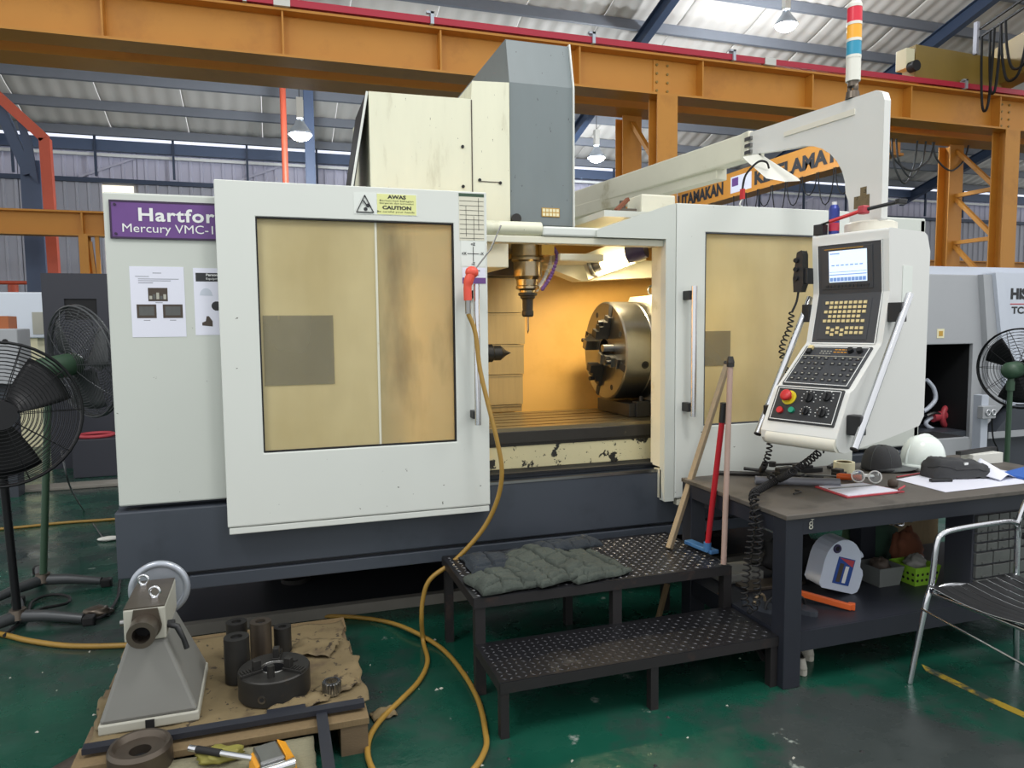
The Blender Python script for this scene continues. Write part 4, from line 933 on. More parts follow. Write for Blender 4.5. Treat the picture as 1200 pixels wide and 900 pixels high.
# things on top of the pendant
tp = PF @ Vector((.03, .1, .052))
c = PF @ Vector((.035, .08, .052))
can = thing('spray_can', 'blue and red aerosol can standing on the pendant top', 'can', c)
P(MB().lathe([(0, 0), (.026, 0), (.026, .13), (.018, .15), (.0, .15)], c, (0, 0, 1), 20, flat=True), 'body', 'can_blue', can)
P(MB().cyl(c+Vector((0, 0, .02)), c+Vector((0, 0, .06)), .0265, n=20), 'label_band', 'can_red', can)
P(MB().cyl(c+Vector((0, 0, .15)), c+Vector((0, 0, .165)), .012, n=12), 'nozzle', 'label_white', can)
c = PF @ Vector((.0, .02, .052))
mbse = thing('magnetic_base', 'red rod on a black magnetic base lying across the pendant top', 'gauge stand', c)
P(MB(PF).box((-.028, -.0, .052), (.022, .05, .105)), 'base_block', 'black_plastic', mbse, bevel=.003)
a = at(972, 260, Y=2.98); b = at(1012, 246, Y=2.86); b2 = at(1055, 236, Y=2.72)
P(MB().tube([PF @ Vector((0, .025, .105)), a], .006, 8), 'stem', 'dark_steel', mbse)
P(MB().cyl(a, b, .009, n=10), 'rod', 'red', mbse); P(MB().cyl(b, b2, .009, n=10), 'rod', 'black_plastic', mbse)
P(MB().box(b-Vector((.02, .02, .02)), b+Vector((.02, .02, .02))), 'swivel_joint', 'red_cover', mbse, bevel=.006)
P(MB().box(b2-Vector((.02, .012, .012)), b2+Vector((.03, .012, .012))), 'gauge_clamp', 'black_plastic', mbse, bevel=.004)
# junction box and junk on the cabin roof
jb = MB().box((2.04, 3.8, 2.237), (2.26, 3.98, 2.345)).build('junction_box', 'cream_plain', bevel=.008); tag(jb, 'small cream junction box on the cabin roof by the orange column', 'box')
sc_ = thing('scrap_fittings', 'rusty clamp and fittings lying on the sloped cabin top', 'fitting', (1.93, 3.8, 2.237))
P(MB().box((1.90, 3.82, 2.236), (2.02, 3.9, 2.262)).cyl((1.95, 3.86, 2.262), (1.95, 3.86, 2.31), .018, n=10), 'bracket', 'bare_iron', sc_)
P(MB().bar((1.88, 3.80, 2.245), (1.98, 3.85, 2.32), .02, .02), 'lever', 'rust_cloth', sc_)
# ------------------------------------------------------------------ two-step platform
ST = thing('step_platform', 'two step black steel platform with diamond plate treads before the machine', 'steps', (1.43, 3.1, 0))
def lozenges(x0, x1, y0, y1, z, sp, ln, wd):
    mb = MB(); ny = int((y1-y0)/sp); nx = int((x1-x0)/sp)
    for j in range(ny):
        for i in range(nx):
            cx_ = x0+sp*(i+.5); cy_ = y0+sp*(j+.5); a = math.radians(45 if (i+j) % 2 else -45); c, s = math.cos(a), math.sin(a)
            q = [(cx_+c*ln, cy_+s*ln, z), (cx_-s*wd, cy_+c*wd, z), (cx_-c*ln, cy_-s*ln, z), (cx_+s*wd, cy_-c*wd, z), (cx_, cy_, z+.003)]
            mb.add(q, [(0, 1, 4), (1, 2, 4), (2, 3, 4), (3, 0, 4)])
    return mb
for (x0, x1, y0, y1, z, nm) in ((.795, 2.08, 2.60, 2.965, .23, 'tread'), (.79, 2.075, 2.955, 3.57, .437, 'tread')):
    P(MB().box((x0, y0, z-.006), (x1, y1, z)), nm, 'plate', ST)
    P(lozenges(x0+.01, x1-.01, y0+.01, y1-.01, z, .030 if z < .3 else .034, .013, .0045), 'tread_pattern', 'plate_bump' if z < .3 else 'plate_bump_worn', ST, kind='stuff')
    mb = MB()
    P(MB().box((x0, y0-.003, z-.045), (x1, y0+.004, z-.004)), 'front_rail', 'step_frame', ST); P(MB().box((x0, y1-.004, z-.045), (x1, y1+.003, z-.006)), 'rear_rail', 'step_frame', ST)
    for x in (x0, x1-.006): P(MB().box((x, y0, z-.045), (x+.006, y1, z-.006)), 'side_rail', 'step_frame', ST)
for x in (.797, 1.45, 2.04):
    P(MB().box((x, 2.602, 0), (x+.035, 2.640, .224)), 'leg', 'step_frame', ST)
    P(MB().box((x, 2.958, 0), (x+.045, 3.0, .431)), 'leg', 'step_frame', ST)
    P(MB().box((x, 3.525, 0), (x+.04, 3.565, .431)), 'leg', 'step_frame', ST)
for x in (.83, 2.045): P(MB().bar((x, 2.65, .10), (x, 2.80, .20), .025, .006), 'gusset', 'step_frame', ST)
# folded quilted rags on the platform
def rag(name, lab, cx_, cy_, w, d, h, rz, m, seed, zb=.442, q=.10, drape=0):
    M = Matrix.Translation((cx_, cy_, 0)) @ Matrix.Rotation(rz, 4, 'Z'); mb = MB(M); nu, nv = 64, 52
    def top(u, v):
        x = (u-.5)*w; y = (v-.5)*d
        e = min(min(u, 1-u)*w, min(v, 1-v)*d); rim = min(1, e/.035)**.5
        qx = abs(((x+.02*noise.noise((y*6, seed, 0)))/q) % 1-.5)*2; qy = abs(((y+.02*noise.noise((x*6, seed, 3)))/q) % 1-.5)*2
        g_ = max(qx, qy); puff = (1-g_**6)-(1.3 if g_ > .90 else 0)
        z = zb+.003+h*rim*(.5+.22*puff+.5*noise.noise((x*5, y*5, seed))+.22*noise.noise((x*17, y*17, seed+2))+.12*abs(noise.noise((x*40, y*40, seed))))
        jx = .02*noise.noise((y*9, seed+5, 1)); jy = .02*noise.noise((x*9, seed+9, 2))
        if drape and x < -w/2+drape: z -= max(0, (-w/2+drape-x))*1.1
        return (x+jx*(abs(u-.5)*2)**3, y+jy*(abs(v-.5)*2)**3, z)
    mb.grid(top, nu, nv)
    o = mb.build(name, m, thick=.006); tag(o, lab, 'cloth', 'quilted rags on the platform'); return o
rag('quilted_rag', 'worn olive grey quilted rag at the platform corner', 1.015, 3.09, .40, .25, .055, .12, 'rag', 1)
rag('quilted_rag', 'dark bluish quilted rag at the back of the platform', 1.07, 3.36, .42, .26, .045, .0, 'rag_dark', 2)
rag('quilted_rag', 'middle folded grey quilted rag on the platform', 1.20, 3.20, .34, .46, .06, .25, 'rag', 3, .45)
rag('quilted_rag', 'long grey quilted rag nearest the bare tread', 1.38, 3.20, .32, .46, .05, .2, 'rag', 4)
rag('quilted_rag', 'dark folded rag lying over the long grey rag', 1.39, 3.36, .32, .16, .04, .12, 'rag_dark', 6, .485)
# sticks leaning at the bench corner
a = at(852, 428, Y=3.50); b = at(784, 643, Z=.4425)
ws = thing('wooden_stick', 'long bare wooden stick standing on the platform and leaning on the machine', 'stick', (b.x, b.y, .44))
P(MB().bar(a, b, .028, .030), 'shaft', 'wood_stick', ws, bevel=.003); P(MB().bar(a, a+(a-b).normalized()*.02, .030, .032), 'end_wrap', 'dark_steel', ws)
b = at(771, 727, Z=.001); a = at(782, 684, Y=b.y+.03); o = MB().bar(a, b+Vector((0, 0, .004)), .022, .026).build('wood_offcut', 'wood_pale', bevel=.002); tag(o, 'splintered wooden offcut standing under the platform', 'wood')
a = at(848, 472, X=2.062); b = at(829, 640, X=2.05); a2 = at(846, 495, X=2.060); b.z = max(b.z, .47)
rs = thing('floor_squeegee', 'blue squeegee with a red metal handle standing on the platform', 'squeegee', (b.x, b.y, .44))
P(MB().cyl(a2, b, .014, n=12), 'handle', 'red_stick', rs); P(MB().cyl(a, a2, .016, n=12), 'grip', 'black_plastic', rs)
h0 = at(806, 637, Z=.45); h1 = at(838, 650, Z=.45)
P(MB().bar(h0+Vector((0, 0, .012)), h1+Vector((0, 0, .012)), .05, .02), 'head', 'blue_plastic', rs, bevel=.004)
P(MB().cyl((b.x, b.y, .462), b+Vector((0, 0, .02)), .019, n=12), 'socket', 'blue_plastic', rs)
b = at(848, 657, X=2.045); a = at(856, 425, Y=b.y+.01); b.z = .4425
ps = thing('broom_handle', 'pale pink worn broom handle standing at the platform corner', 'stick', (b.x, b.y, .44))
P(MB().cyl(a, b, .0135, n=12), 'shaft', 'pink_stick', ps); P(MB().cyl(a, a+Vector((0, .0, .03)), .02, .012, n=12).cyl(a-Vector((0, 0, .02)), a, .018, n=12), 'end_cap', 'dark_steel', ps)
# ------------------------------------------------------------------ workbench
BT = .78; bx0, bx1, by0, by1 = 2.08, 4.06, 2.565, 3.40
WB = thing('workbench', 'black steel workbench with a worn wooden top and lower shelf', 'workbench', (3.0, 3.0, 0))
mb = MB()
def topfn(u, v): return (bx0+(bx1-bx0)*u, by0+(by1-by0)*v, BT)
P(MB().box((bx0-.01, by0-.012, BT-.022), (bx1, by1, BT-.001)), 'top', 'bench_top', WB, bevel=.003)
P(MB().box((bx0, by0, BT-.095), (bx1, by0+.012, BT-.022)), 'front_rail', 'bench_frame', WB)
P(MB().box((bx0, by0, BT-.095), (bx0+.012, by1, BT-.022)), 'side_rail', 'bench_frame', WB)
P(MB().box((bx1-.012, by0, BT-.095), (bx1, by1, BT-.022)), 'side_rail', 'bench_frame', WB)
P(MB().box((bx0, by1-.012, BT-.14), (bx1, by1, BT-.022)), 'rear_rail', 'bench_frame', WB)
for x in (bx0, bx1-.085):
    for y in (by0, by1-.085): P(MB().box((x-.002, y-.002, 0), (x+.087, y+.087, BT-.023)), 'leg', 'bench_frame', WB, bevel=.004)
P(MB().box((bx0+.02, by0+.02, .225), (bx1-.02, by1-.02, .245)), 'shelf', 'bench_frame', WB)
P(MB().box((bx0+.085, by0+.01, .155), (bx1-.085, by0+.02, .244)), 'shelf_rail', 'bench_frame', WB)
P(MB().box((bx0+.01, by0+.085, .155), (bx0+.02, by1-.085, .244)), 'shelf_rail', 'bench_frame', WB)
P(MB().box((3.02, 3.12, .245), (3.12, 3.20, BT-.022)), 'middle_post', 'bench_frame', WB)
P(MB().box((bx0+.03, 3.20, BT-.13), (bx1-.03, 3.24, BT-.05)), 'under_rail', 'bench_frame', WB)
mb = MB(); text_mesh(mb, '8', front(bx0+.115, by0-.002, BT-.075), height=.036); text_mesh(mb, 'T', front(bx0+.125, by0-.002, BT-.05), height=.02); P(mb, 'chalk_mark', 'cast_light', WB, kind='stuff')
zt_ = BT+.0005
# white hard hat
c = Vector((3.47, 3.15, zt_))
hh = thing('hard_hat', 'glossy white hard hat at the back of the bench', 'helmet', c)
mb = MB()
def shell(u, v):
    a = 2*math.pi*u; t = v*math.pi/2*.98; r = math.sin(math.pi/2-t) if False else math.cos(t)
    r = math.cos(t)**.72; rx, ry, rzz = .128, .105, .155
    return (c.x+math.cos(a)*rx*r, c.y+math.sin(a)*ry*r, c.z+.03+math.sin(t)*rzz+.006*max(0, 1-abs(math.sin(a)*r)*6)*math.sin(t))
mb.grid(shell, 32, 12); P(mb, 'shell', 'hat_white', hh)
mb = MB(Matrix.Translation(c)); prof = []
mb.add([((.128+.012)*math.cos(2*math.pi*i/32)*s_, (.105+.012)*math.sin(2*math.pi*i/32)*s_, z_) for s_, z_ in ((.9, .034), (1.0, .028), (1.0, .002), (.93, .001)) for i in range(32)], [(k_*32+i, (k_+1)*32+i, (k_+1)*32+(i+1) % 32, k_*32+(i+1) % 32) for k_ in range(3) for i in range(32)], True)
P(mb, 'rim', 'hat_white', hh)
for a in (-2.2, -.75): P(MB().box(c+Vector((.126*math.cos(a)-.02, .104*math.sin(a)-.012, .035)), c+Vector((.126*math.cos(a)+.02, .104*math.sin(a)+.012, .055))), 'slot_lug', 'hat_white', hh, bevel=.004)
P(MB().tube([(c.x+.128*math.cos(t), c.y-.005, c.z+.033+.155*math.sin(t)) for t in [i*math.pi/14 for i in range(15)]], .008, 8), 'ridge', 'hat_white', hh)
# black baseball cap
c = Vector((3.215, 3.19, zt_))
cp = thing('baseball_cap', 'dark grey baseball cap with its brim towards the white hard hat', 'cap', c)
mb = MB(); fa = math.radians(-42)
def crown(u, v):
    a = 2*math.pi*u; t = v*math.pi/2*.97; r = math.cos(t)**.62
    return (c.x+math.cos(a)*.108*r, c.y+math.sin(a)*.094*r, c.z+.015+math.sin(t)*.122)
mb.grid(crown, 32, 12); P(mb, 'crown', 'cap_black', cp)
for k in range(6):
    a = k*math.pi/3+fa; P(MB().tube([Vector(crown(a/(2*math.pi), v/8))*1+Vector((0, 0, .0005)) for v in range(9)], .0016, 5), 'seam', 'cap_brim', cp)
P(MB().sph((c.x, c.y, c.z+.137), (.009, .009, .004), 10, 6), 'button', 'cap_black', cp)
mb = MB(); N_ = 16
def brim(u, v):
    a = fa+math.radians(-75+150*u); r0 = Vector((math.cos(a)*.104, math.sin(a)*.092)); ext = .085*math.sin(math.pi*u)**.6*v
    dirv = Vector((math.cos(fa), math.sin(fa))); p = r0+dirv*ext
    side = (u-.5)*2; return (c.x+p.x, c.y+p.y, c.z+.022-.018*side*side*v-.004*v)
mb.grid(brim, 18, 6); P(mb, 'brim', 'cap_brim', cp, thick=.004)
P(MB().torus((c.x, c.y, c.z+.012), (0, 0, 1), .098, .008, 28, 6), 'sweatband', 'cap_black', cp)
e0 = Vector(crown((fa+.3)/(2*math.pi) % 1, .5)); nrm = Vector((math.cos(fa+.3), math.sin(fa+.3), .6)).normalized(); tx = nrm.cross(Vector((0, 0, 1))).normalized()*-1; ty = nrm.cross(tx)
Mx = Matrix(((tx.x, ty.x, nrm.x, e0.x), (tx.y, ty.y, nrm.y, e0.y), (tx.z, ty.z, nrm.z, e0.z), (0, 0, 0, 1)))
mb = MB(); text_mesh(mb, 'CNC', Mx @ Matrix.Translation((0, -.01, .003)), height=.016, align='CENTER'); P(mb, 'embroidery', 'cast_grey', cp, kind='stuff') if False else None
P(MB(Mx).box((-.018, -.004, -.002), (.018, .0, .004)).box((-.014, .006, -.002), (.012, .012, .004)), 'emblem', 'cast_grey', cp)
# masking tape roll
c = Vector((2.985, 3.22, zt_)); t_ = thing('tape_roll', 'cream masking tape roll lying below the pendant handle', 'tape', c)
P(MB().pipe(c, c+Vector((0, 0, .055)), .055, .04, 32), 'tape', 'tape_cream', t_); P(MB().pipe(c+Vector((0, 0, .001)), c+Vector((0, 0, .054)), .040, .037, 32), 'core', 'cardboard', t_)
# grey pipe and rods
a = at(885, 563, Z=.80); b = at(984, 566, Z=.80); a.z = b.z = zt_+.0215
t_ = thing('grey_tube', 'grey plastic tube lying across the bench', 'tube', ((a+b)/2).to_tuple()[:2]+(zt_,)); P(MB().pipe(a, b, .021, .016, 24), 'pipe', 'pipe_grey', t_); P(MB().pipe(a+(b-a)*.02, a, .0225, .0165, 24), 'end_collar', 'pipe_grey', t_)
for p0, p1, r_, nm, lab, m in (((840, 554), (905, 556), .012, 'steel_rod', 'dark round rod lying at the back left of the bench', 'dark_steel'), ((872, 549), (965, 560), .009, 'steel_rod', 'thin black rod lying behind the grey tube', 'black_plastic')):
    a = at(*p0, Z=zt_+r_); b = at(*p1, Z=zt_+r_); o = MB().cyl(a, b, r_, n=10).build(nm, m); tag(o, lab, 'rod')
for (x_, y_, w_, d_, h_, rz, lab) in ((2.63, 3.24, .17, .035, .05, .2, 'dark steel parallel bar behind the coiled cord'), (2.80, 3.28, .15, .04, .04, -.1, 'black toolholder block beside the masking tape'), (2.62, 3.14, .10, .05, .035, .5, 'small black vice jaw block on the bench'), (2.86, 3.12, .07, .05, .045, .3, 'lumpy black clamp block near the orange screwdriver')):
    M = Matrix.Translation((x_, y_, zt_)) @ Matrix.Rotation(rz, 4, 'Z')
    o = MB(M).box((-w_/2, -d_/2, 0), (w_/2, d_/2, h_*.6)).box((-w_/2, -d_/2, h_*.6), (w_*.1, d_/2, h_)).build('tool_block', 'black_plastic' if w_ < .16 else 'dark_steel', bevel=.003); tag(o, lab, 'tool')
c = Vector((2.79, 3.06, zt_+.019)); t_ = thing('screwdriver', 'orange handled screwdriver lying in front of the tape roll', 'screwdriver', (c.x, c.y, zt_))
dv = Vector((.6, -.5, 0)).normalized()
P(MB().lathe([(0, 0), (.012, 0), (.018, .015), (.017, .07), (.012, .085), (.017, .10), (.015, .118), (0, .12)], c, dv, 14), 'grip', 'orange_plastic', t_); P(MB().cyl(c-dv*.0, c-dv*.11, .004, n=8), 'blade', 'steel', t_)
c = Vector((2.87, 2.93, zt_)); t_ = thing('safety_glasses', 'clear safety glasses lying between the clipboard and the cap', 'glasses', c)
for k, (dx, dy) in enumerate(((-.035, .03), (.03, -.015))):
    o_ = c+Vector((dx, dy, .035)); ax_ = Vector((-.55, -.8, .25))
    P(MB().torus(o_, ax_, .03, .0035, 24, 6), 'rim', 'label_white', t_); P(MB().cyl(o_-ax_.normalized()*.0008, o_+ax_.normalized()*.0008, .028, n=20), 'lens', 'glass_clear', t_)
    q = o_+Vector((.03*(1 if k else -1), .01, .005)); P(MB().tube(smooth_path([q, q+Vector((.06, .06, -.004)), q+Vector((.10, .11, -.028))], 5), .003, 6), 'temple', 'label_white', t_)
P(MB().tube([c+Vector((-.012, .02, .032)), c+Vector((.0, .008, .036)), c+Vector((.01, .0, .032))], .003, 6), 'bridge', 'label_white', t_)
o = MB().torus((3.0, 3.06, zt_+.006), (0, 0, 1), .022, .006, 24, 8).build('seal_ring', 'label_white'); tag(o, 'small white ring lying beside the glasses on the bench', 'ring')
# clipboard with sheets
cl_ = [at(955, 571, Z=zt_), at(993, 584, Z=zt_), at(1060, 577, Z=zt_), at(1012, 567, Z=zt_)]
t_ = thing('clipboard', 'red edged clipboard with white forms at the bench front', 'clipboard', cl_[0])
def slab(q, z0, z1): 
    n_ = len(q); return MB().add([(v.x, v.y, z0) for v in q]+[(v.x, v.y, z1) for v in q], [tuple(range(n_))[::-1], tuple(range(n_, 2*n_))]+[(i, (i+1) % n_, n_+(i+1) % n_, n_+i) for i in range(n_)])
P(slab(cl_, zt_, zt_+.006), 'board', 'red_cover', t_); m_ = sum(cl_, Vector())/4; q = [m_+(v-m_)*.9 for v in cl_]
P(slab(q, zt_+.006, zt_+.009), 'forms', 'paper', t_)
e0, e1 = q[0].lerp(q[1], .35), q[3].lerp(q[2], .35); P(MB().bar(Vector((e0.x, e0.y, zt_+.011)), Vector((e1.x, e1.y, zt_+.011)), .012, .004), 'ruler', 'steel', t_)
o = MB().cyl(Vector((2.83, 2.70, zt_+.016)), Vector((2.93, 2.76, zt_+.013)), .005, n=8).build('red_pen', 'red_cover'); tag(o, 'red pen lying at the corner of the clipboard', 'pen'); o.location.z = zt_+.0125
o = MB().lathe([(0, 0), (.02, 0), (.024, .01), (.024, .03), (.012, .04), (0, .04)], (2.93, 2.83, zt_), (0, 0, 1), 16).build('brass_fitting', 'leather'); tag(o, 'small brown cap lying beside the glasses', 'fitting')
# drawing sheet, marker, pouch
q = [at(1050, 562, Z=zt_), at(1108, 577, Z=zt_), at(1205, 566, Z=zt_), at(1180, 553, Z=zt_), at(1100, 553, Z=zt_)]
o = slab(q, zt_, zt_+.0015).build('drawing_sheet', 'paper'); tag(o, 'large white drawing sheet on the bench front under the black pouch', 'paper')
mb = MB(); a = at(1158, 567, Z=zt_+.003)
def curl(u, v): return (a.x+.11+.28*u, a.y+.02+.16*v+.06*u, zt_+.003+.085*math.exp(-((u-.25)*5)**2)*(.3+.7*v))
mb.grid(curl, 24, 8); o = mb.build('curled_sheet', 'paper', thick=.0008); tag(o, 'white sheet with a curled up corner beside the blue folder', 'paper')
c = at(1090, 563, Z=zt_+.01); M = Matrix.Translation((c.x, c.y, zt_+.002)) @ Matrix.Rotation(-.25, 4, 'Z')
o = MB(M).box((0, -.012, 0), (.115, .012, .016)).build('calculator', 'black_plastic', bevel=.004); tag(o, 'small flat black case lying on the drawing sheet', 'case')
c = Vector((3.42, 2.90, zt_+.002)); po = thing('tool_pouch', 'black cloth pouch with a zip on the drawing sheet', 'pouch', c); mb = MB()
def pouch(u, v):
    a = 2*math.pi*u; t = v*math.pi*.5; r = math.cos(t)**.35
    ca, sa = math.cos(a), math.sin(a); sx = math.copysign(abs(ca)**.5, ca); sy = math.copysign(abs(sa)**.5, sa)
    x = sx*.155*r; y = sy*.075*r; z = math.sin(t)*.095*(1-.25*x/.155)+.022*noise.noise((x*18, y*18, v*4))+.01*noise.noise((x*50, y*50, 3))
    return (c.x+x+.01*noise.noise((z*40, y*20, 1)), c.y+y-x*.25, c.z+max(0, z))
mb.grid(pouch, 40, 14); P(mb, 'body', 'cap_black', po)
P(MB().tube([pouch(i/40, .35) for i in range(20, 40)], .004, 6), 'zip', 'black_plastic', po)
P(MB().tube(smooth_path([pouch(.95, .3), Vector(pouch(.95, .3))+Vector((.03, -.02, -.02)), Vector(pouch(.95, .3))+Vector((.02, -.05, -.028))], 4), .004, 6), 'zip_pull', 'steel', po)
P(MB().box(Vector(pouch(.75, .6))+Vector((-.012, -.003, -.006)), Vector(pouch(.75, .6))+Vector((.012, .004, .006))), 'tag', 'label_white', po)
c = at(1150, 543, Z=zt_); bxx = thing('small_carton', 'small white carton with a black bar on top at the bench back', 'box', (c.x, c.y, zt_))
P(MB().box((c.x-.10, c.y-.03, zt_), (c.x+.13, c.y+.05, zt_+.06)), 'carton', 'white_plastic', bxx, bevel=.002); P(MB().bar((c.x-.18, c.y, zt_+.071), (c.x+.16, c.y+.05, zt_+.071), .03, .02), 'bar', 'black_plastic', bxx)
q = [at(1173, 556, Z=zt_+.004), at(1200, 562, Z=zt_+.004), at(1230, 556, Z=zt_+.004), at(1200, 549, Z=zt_+.004)]
o = slab(q, zt_+.0, zt_+.012).build('blue_folder', 'blue_cloth', bevel=.002); tag(o, 'blue folder at the bench end beside the curled sheet', 'folder'); o.location.z += .003
o = MB().cyl((3.12, 2.99, zt_+.004), (3.36, 3.03, zt_+.004), .0035, n=8).build('red_pencil', 'red_cover'); tag(o, 'thin red pencil lying behind the drawing sheet', 'pencil')
# coiled pendant lead draped over the bench edge
pts = [at(962, 528, Y=2.86), at(948, 540, Y=2.83), at(930, 552, Y=2.80), at(912, 562, Z=zt_+.03), at(893, 572, Z=zt_+.028), at(882, 582, Z=zt_+.026), Vector((2.045, 2.70, .70)), Vector((2.03, 2.70, .52)), Vector((2.045, 2.71, .36)), Vector((2.03, 2.74, .30)), Vector((2.015, 2.76, .36)), Vector((2.025, 2.75, .55)), Vector((2.04, 2.74, .72)), at(886, 576, Z=zt_+.05)]
o = MB().tube(helix(pts, .016, .027, 9), .0042, 5).build('coiled_cord', 'black_rubber'); tag(o, 'black coiled cord draped from the pendant over the bench edge', 'cord')
pts = [at(902, 514, Y=3.05), at(901, 530, Y=3.05), at(896, 545, Y=3.05), at(893, 553, Z=zt_+.02), at(905, 560, Z=zt_+.05)]
o = MB().tube(helix(pts, .013, .022, 9), .004, 5).build('coiled_cord', 'black_rubber'); tag(o, 'short black coiled cord hanging from the pendant lower left corner', 'cord')
# ------------------------------------------------------------------ on the lower shelf
SZ = .2455
jc = thing('jerrycan', 'white plastic jerrycan with a blue and red label on the shelf', 'jerrycan', (2.62, 2.84, SZ))
ja = math.radians(0); M = Matrix.Translation((2.53, 2.88, SZ+.055)) @ Matrix.Rotation(math.radians(-6), 4, 'Z') @ Matrix.Rotation(math.radians(16), 4, 'Y')
poly = [(0.02, .0), (.20, -.0), (.225, .015), (.232, .04), (.232, .105), (.222, .128), (.203, .14)]+[(.10+.102*math.cos(t_*math.pi/12), .145+.115*math.sin(t_*math.pi/12)) for t_ in range(1, 12)]+[(-.003, .14), (.0, .02)]
P(MB(M).prism(poly, 'Y', 0, .12), 'body', 'jerry_white', jc, bevel=.026, seg=4)
P(MB(M).torus((.048, -.001, .205), (0, 1, 0), .017, .006, 20, 8), 'grip_hole', 'lamp_cap', jc); P(MB(M).cyl((.048, .004, .205), (.048, -.003, .205), .014, n=16), 'hole', 'cavity', jc)
P(MB(M).box((.07, -.003, .035), (.165, .0, .17)), 'label', 'jerry_blue', jc); P(MB(M).prism([(.075, .165), (.16, .165), (.16, .13)], 'Y', -.004, -.003), 'label_corner', 'red_cover', jc)
P(MB(M).box((.12, -.004, .045), (.14, -.003, .13)), 'label_strip', 'label_white', jc); P(MB(M).box((.085, -.004, .045), (.108, -.003, .14)), 'label_panel', 'leather', jc)
P(MB(M).cyl((.205, .06, .175), (.235, .06, .2), .022, n=14), 'cap', 'jerry_white', jc)
a = at(918, 662, Z=SZ+.05); b = at(985, 692, Z=SZ+.02)
hsw = thing('hacksaw', 'orange framed hacksaw lying on the shelf before the jerrycan', 'saw', (b.x, b.y, SZ))
a = Vector((2.36, 2.90, SZ+.055)); b = Vector((2.56, 2.69, SZ+.016))
P(MB().bar(a, b, .022, .03), 'frame', 'orange_plastic', hsw, bevel=.004); P(MB().bar(a+Vector((.03, .03, -.035)), b+Vector((.03, .03, -.008)), .003, .012), 'blade', 'steel', hsw); P(MB().bar(b, b+Vector((.022, .022, -.0)), .03, .03), 'tensioner', 'orange_plastic', hsw, bevel=.003); P(MB().bar(a-Vector((.015, .0, .0)), a+Vector((.03, .03, -.03)), .03, .04), 'grip', 'orange_plastic', hsw, bevel=.004)
for k, (x_, y_, rz, lab) in enumerate(((2.19, 2.84, .35, 'dark sandal lying on the shelf beside the coiled cord'), (2.32, 2.80, .3, 'second dark sandal beside the bench leg'))):
    t_ = thing('sandal', lab, 'shoe', (x_, y_, SZ), 'sandals on the shelf'); M = Matrix.Translation((x_, y_, SZ)) @ Matrix.Rotation(rz, 4, 'Z')
    sole = [(.045*math.sin(t)*(1+.15*math.cos(t)), .125*math.cos(t)) for t in [i*2*math.pi/20 for i in range(20)]]
    P(MB(M).prism(sole, 'Z', 0, .022), 'sole', 'lathe_dark', t_, bevel=.004)
    for yy in (.03, -.03): P(MB(M).tube([(.045*math.cos(s_), yy, .02+.045*math.sin(s_)) for s_ in [i*math.pi/8 for i in range(9)]], .007, 6), 'strap', 'wood_stick' if yy > 0 else 'black_plastic', t_)
def basket(name, lab, x_, y_, w_, d_, h_, m, holes):
    t_ = thing(name, lab, 'basket', (x_, y_, SZ)); mb = MB(); tw = .82
    def wall_(sx, sy):
        return [(x_-w_/2*sx, y_-d_/2*sy), (x_+w_/2*sx, y_-d_/2*sy), (x_+w_/2*sx, y_+d_/2*sy), (x_-w_/2*sx, y_+d_/2*sy)]
    lo, hi, lo2, hi2 = wall_(tw, tw), wall_(1, 1), wall_(tw-.05, tw-.06), wall_(.95, .94)
    v = [(*p, SZ) for p in lo]+[(*p, SZ+h_) for p in hi]+[(*p, SZ+.008) for p in lo2]+[(*p, SZ+h_) for p in hi2]; f = [(3, 2, 1, 0), (8, 9, 10, 11)]
    for i in range(4):
        j = (i+1) % 4; f += [(i, j, 4+j, 4+i), (4+i, 4+j, 12+j, 12+i), (12+i, 12+j, 8+j, 8+i)]
    P(mb.add(v, f), 'tub', m, t_)
    if holes:
        mb = MB()
        for k in range(5):
            for r_ in range(2):
                u = (k+.5)/5; z = SZ+h_*(.3+.32*r_); e = tw+(1-tw)*(z-SZ)/h_; mb.cyl((x_-w_/2*e+w_*e*u, y_-d_/2*e-.001, z), (x_-w_/2*e+w_*e*u, y_-d_/2*e+.003, z), .008, n=8)
                mb.cyl((x_-w_/2*e-.001, y_-d_/2*e+d_*e*u, z), (x_-w_/2*e+.003, y_-d_/2*e+d_*e*u, z), .008, n=8)
        P(mb, 'holes', 'cavity', t_, kind='stuff')
    return t_
basket('plastic_basket', 'lime green perforated basket on the shelf', 3.17, 2.905, .17, .17, .10, 'lime', True)
basket('plastic_tub', 'grey plastic tub beside the lime green basket', 2.985, 2.95, .16, .16, .10, 'bin_grey', False)
def lump(name, lab, cat, x_, y_, z_, rx, ry, rz_, m, seed, group=None):
    mb = MB()
    def fn(u, v):
        a = 2*math.pi*u; t = math.pi*v; d_ = Vector((math.cos(a)*math.sin(t), math.sin(a)*math.sin(t), math.cos(t))); k_ = 1+.35*noise.noise(d_*2.2+Vector((seed, 0, 0)))+.12*noise.noise(d_*7+Vector((0, seed, 0)))
        p = Vector((d_.x*rx*k_, d_.y*ry*k_, d_.z*rz_*k_)); return (x_+p.x, y_+p.y, max(z_, z_+rz_*.8+p.z))
    mb.grid(fn, 24, 14); o = mb.build(name, m); tag(o, lab, cat, group); return o
lump('rag_bundle', 'dark green bundled rags at the back of the shelf', 'cloth', 3.20, 3.24, SZ, .17, .09, .14, 'rag_green', 3)
lump('rag_bundle', 'rust brown rag beside the lime basket', 'cloth', 3.30, 3.08, SZ, .09, .06, .12, 'rust_cloth', 8)
lump('rag_bundle', 'black rag bundle behind the jerrycan', 'cloth', 2.66, 3.22, SZ, .19, .09, .12, 'black_rubber', 5)
lump('scrap_pile', 'pale crumpled scraps heaped in the lime basket', 'scrap', 3.17, 2.905, SZ+.05, .055, .055, .05, 'cast_grey', 11)
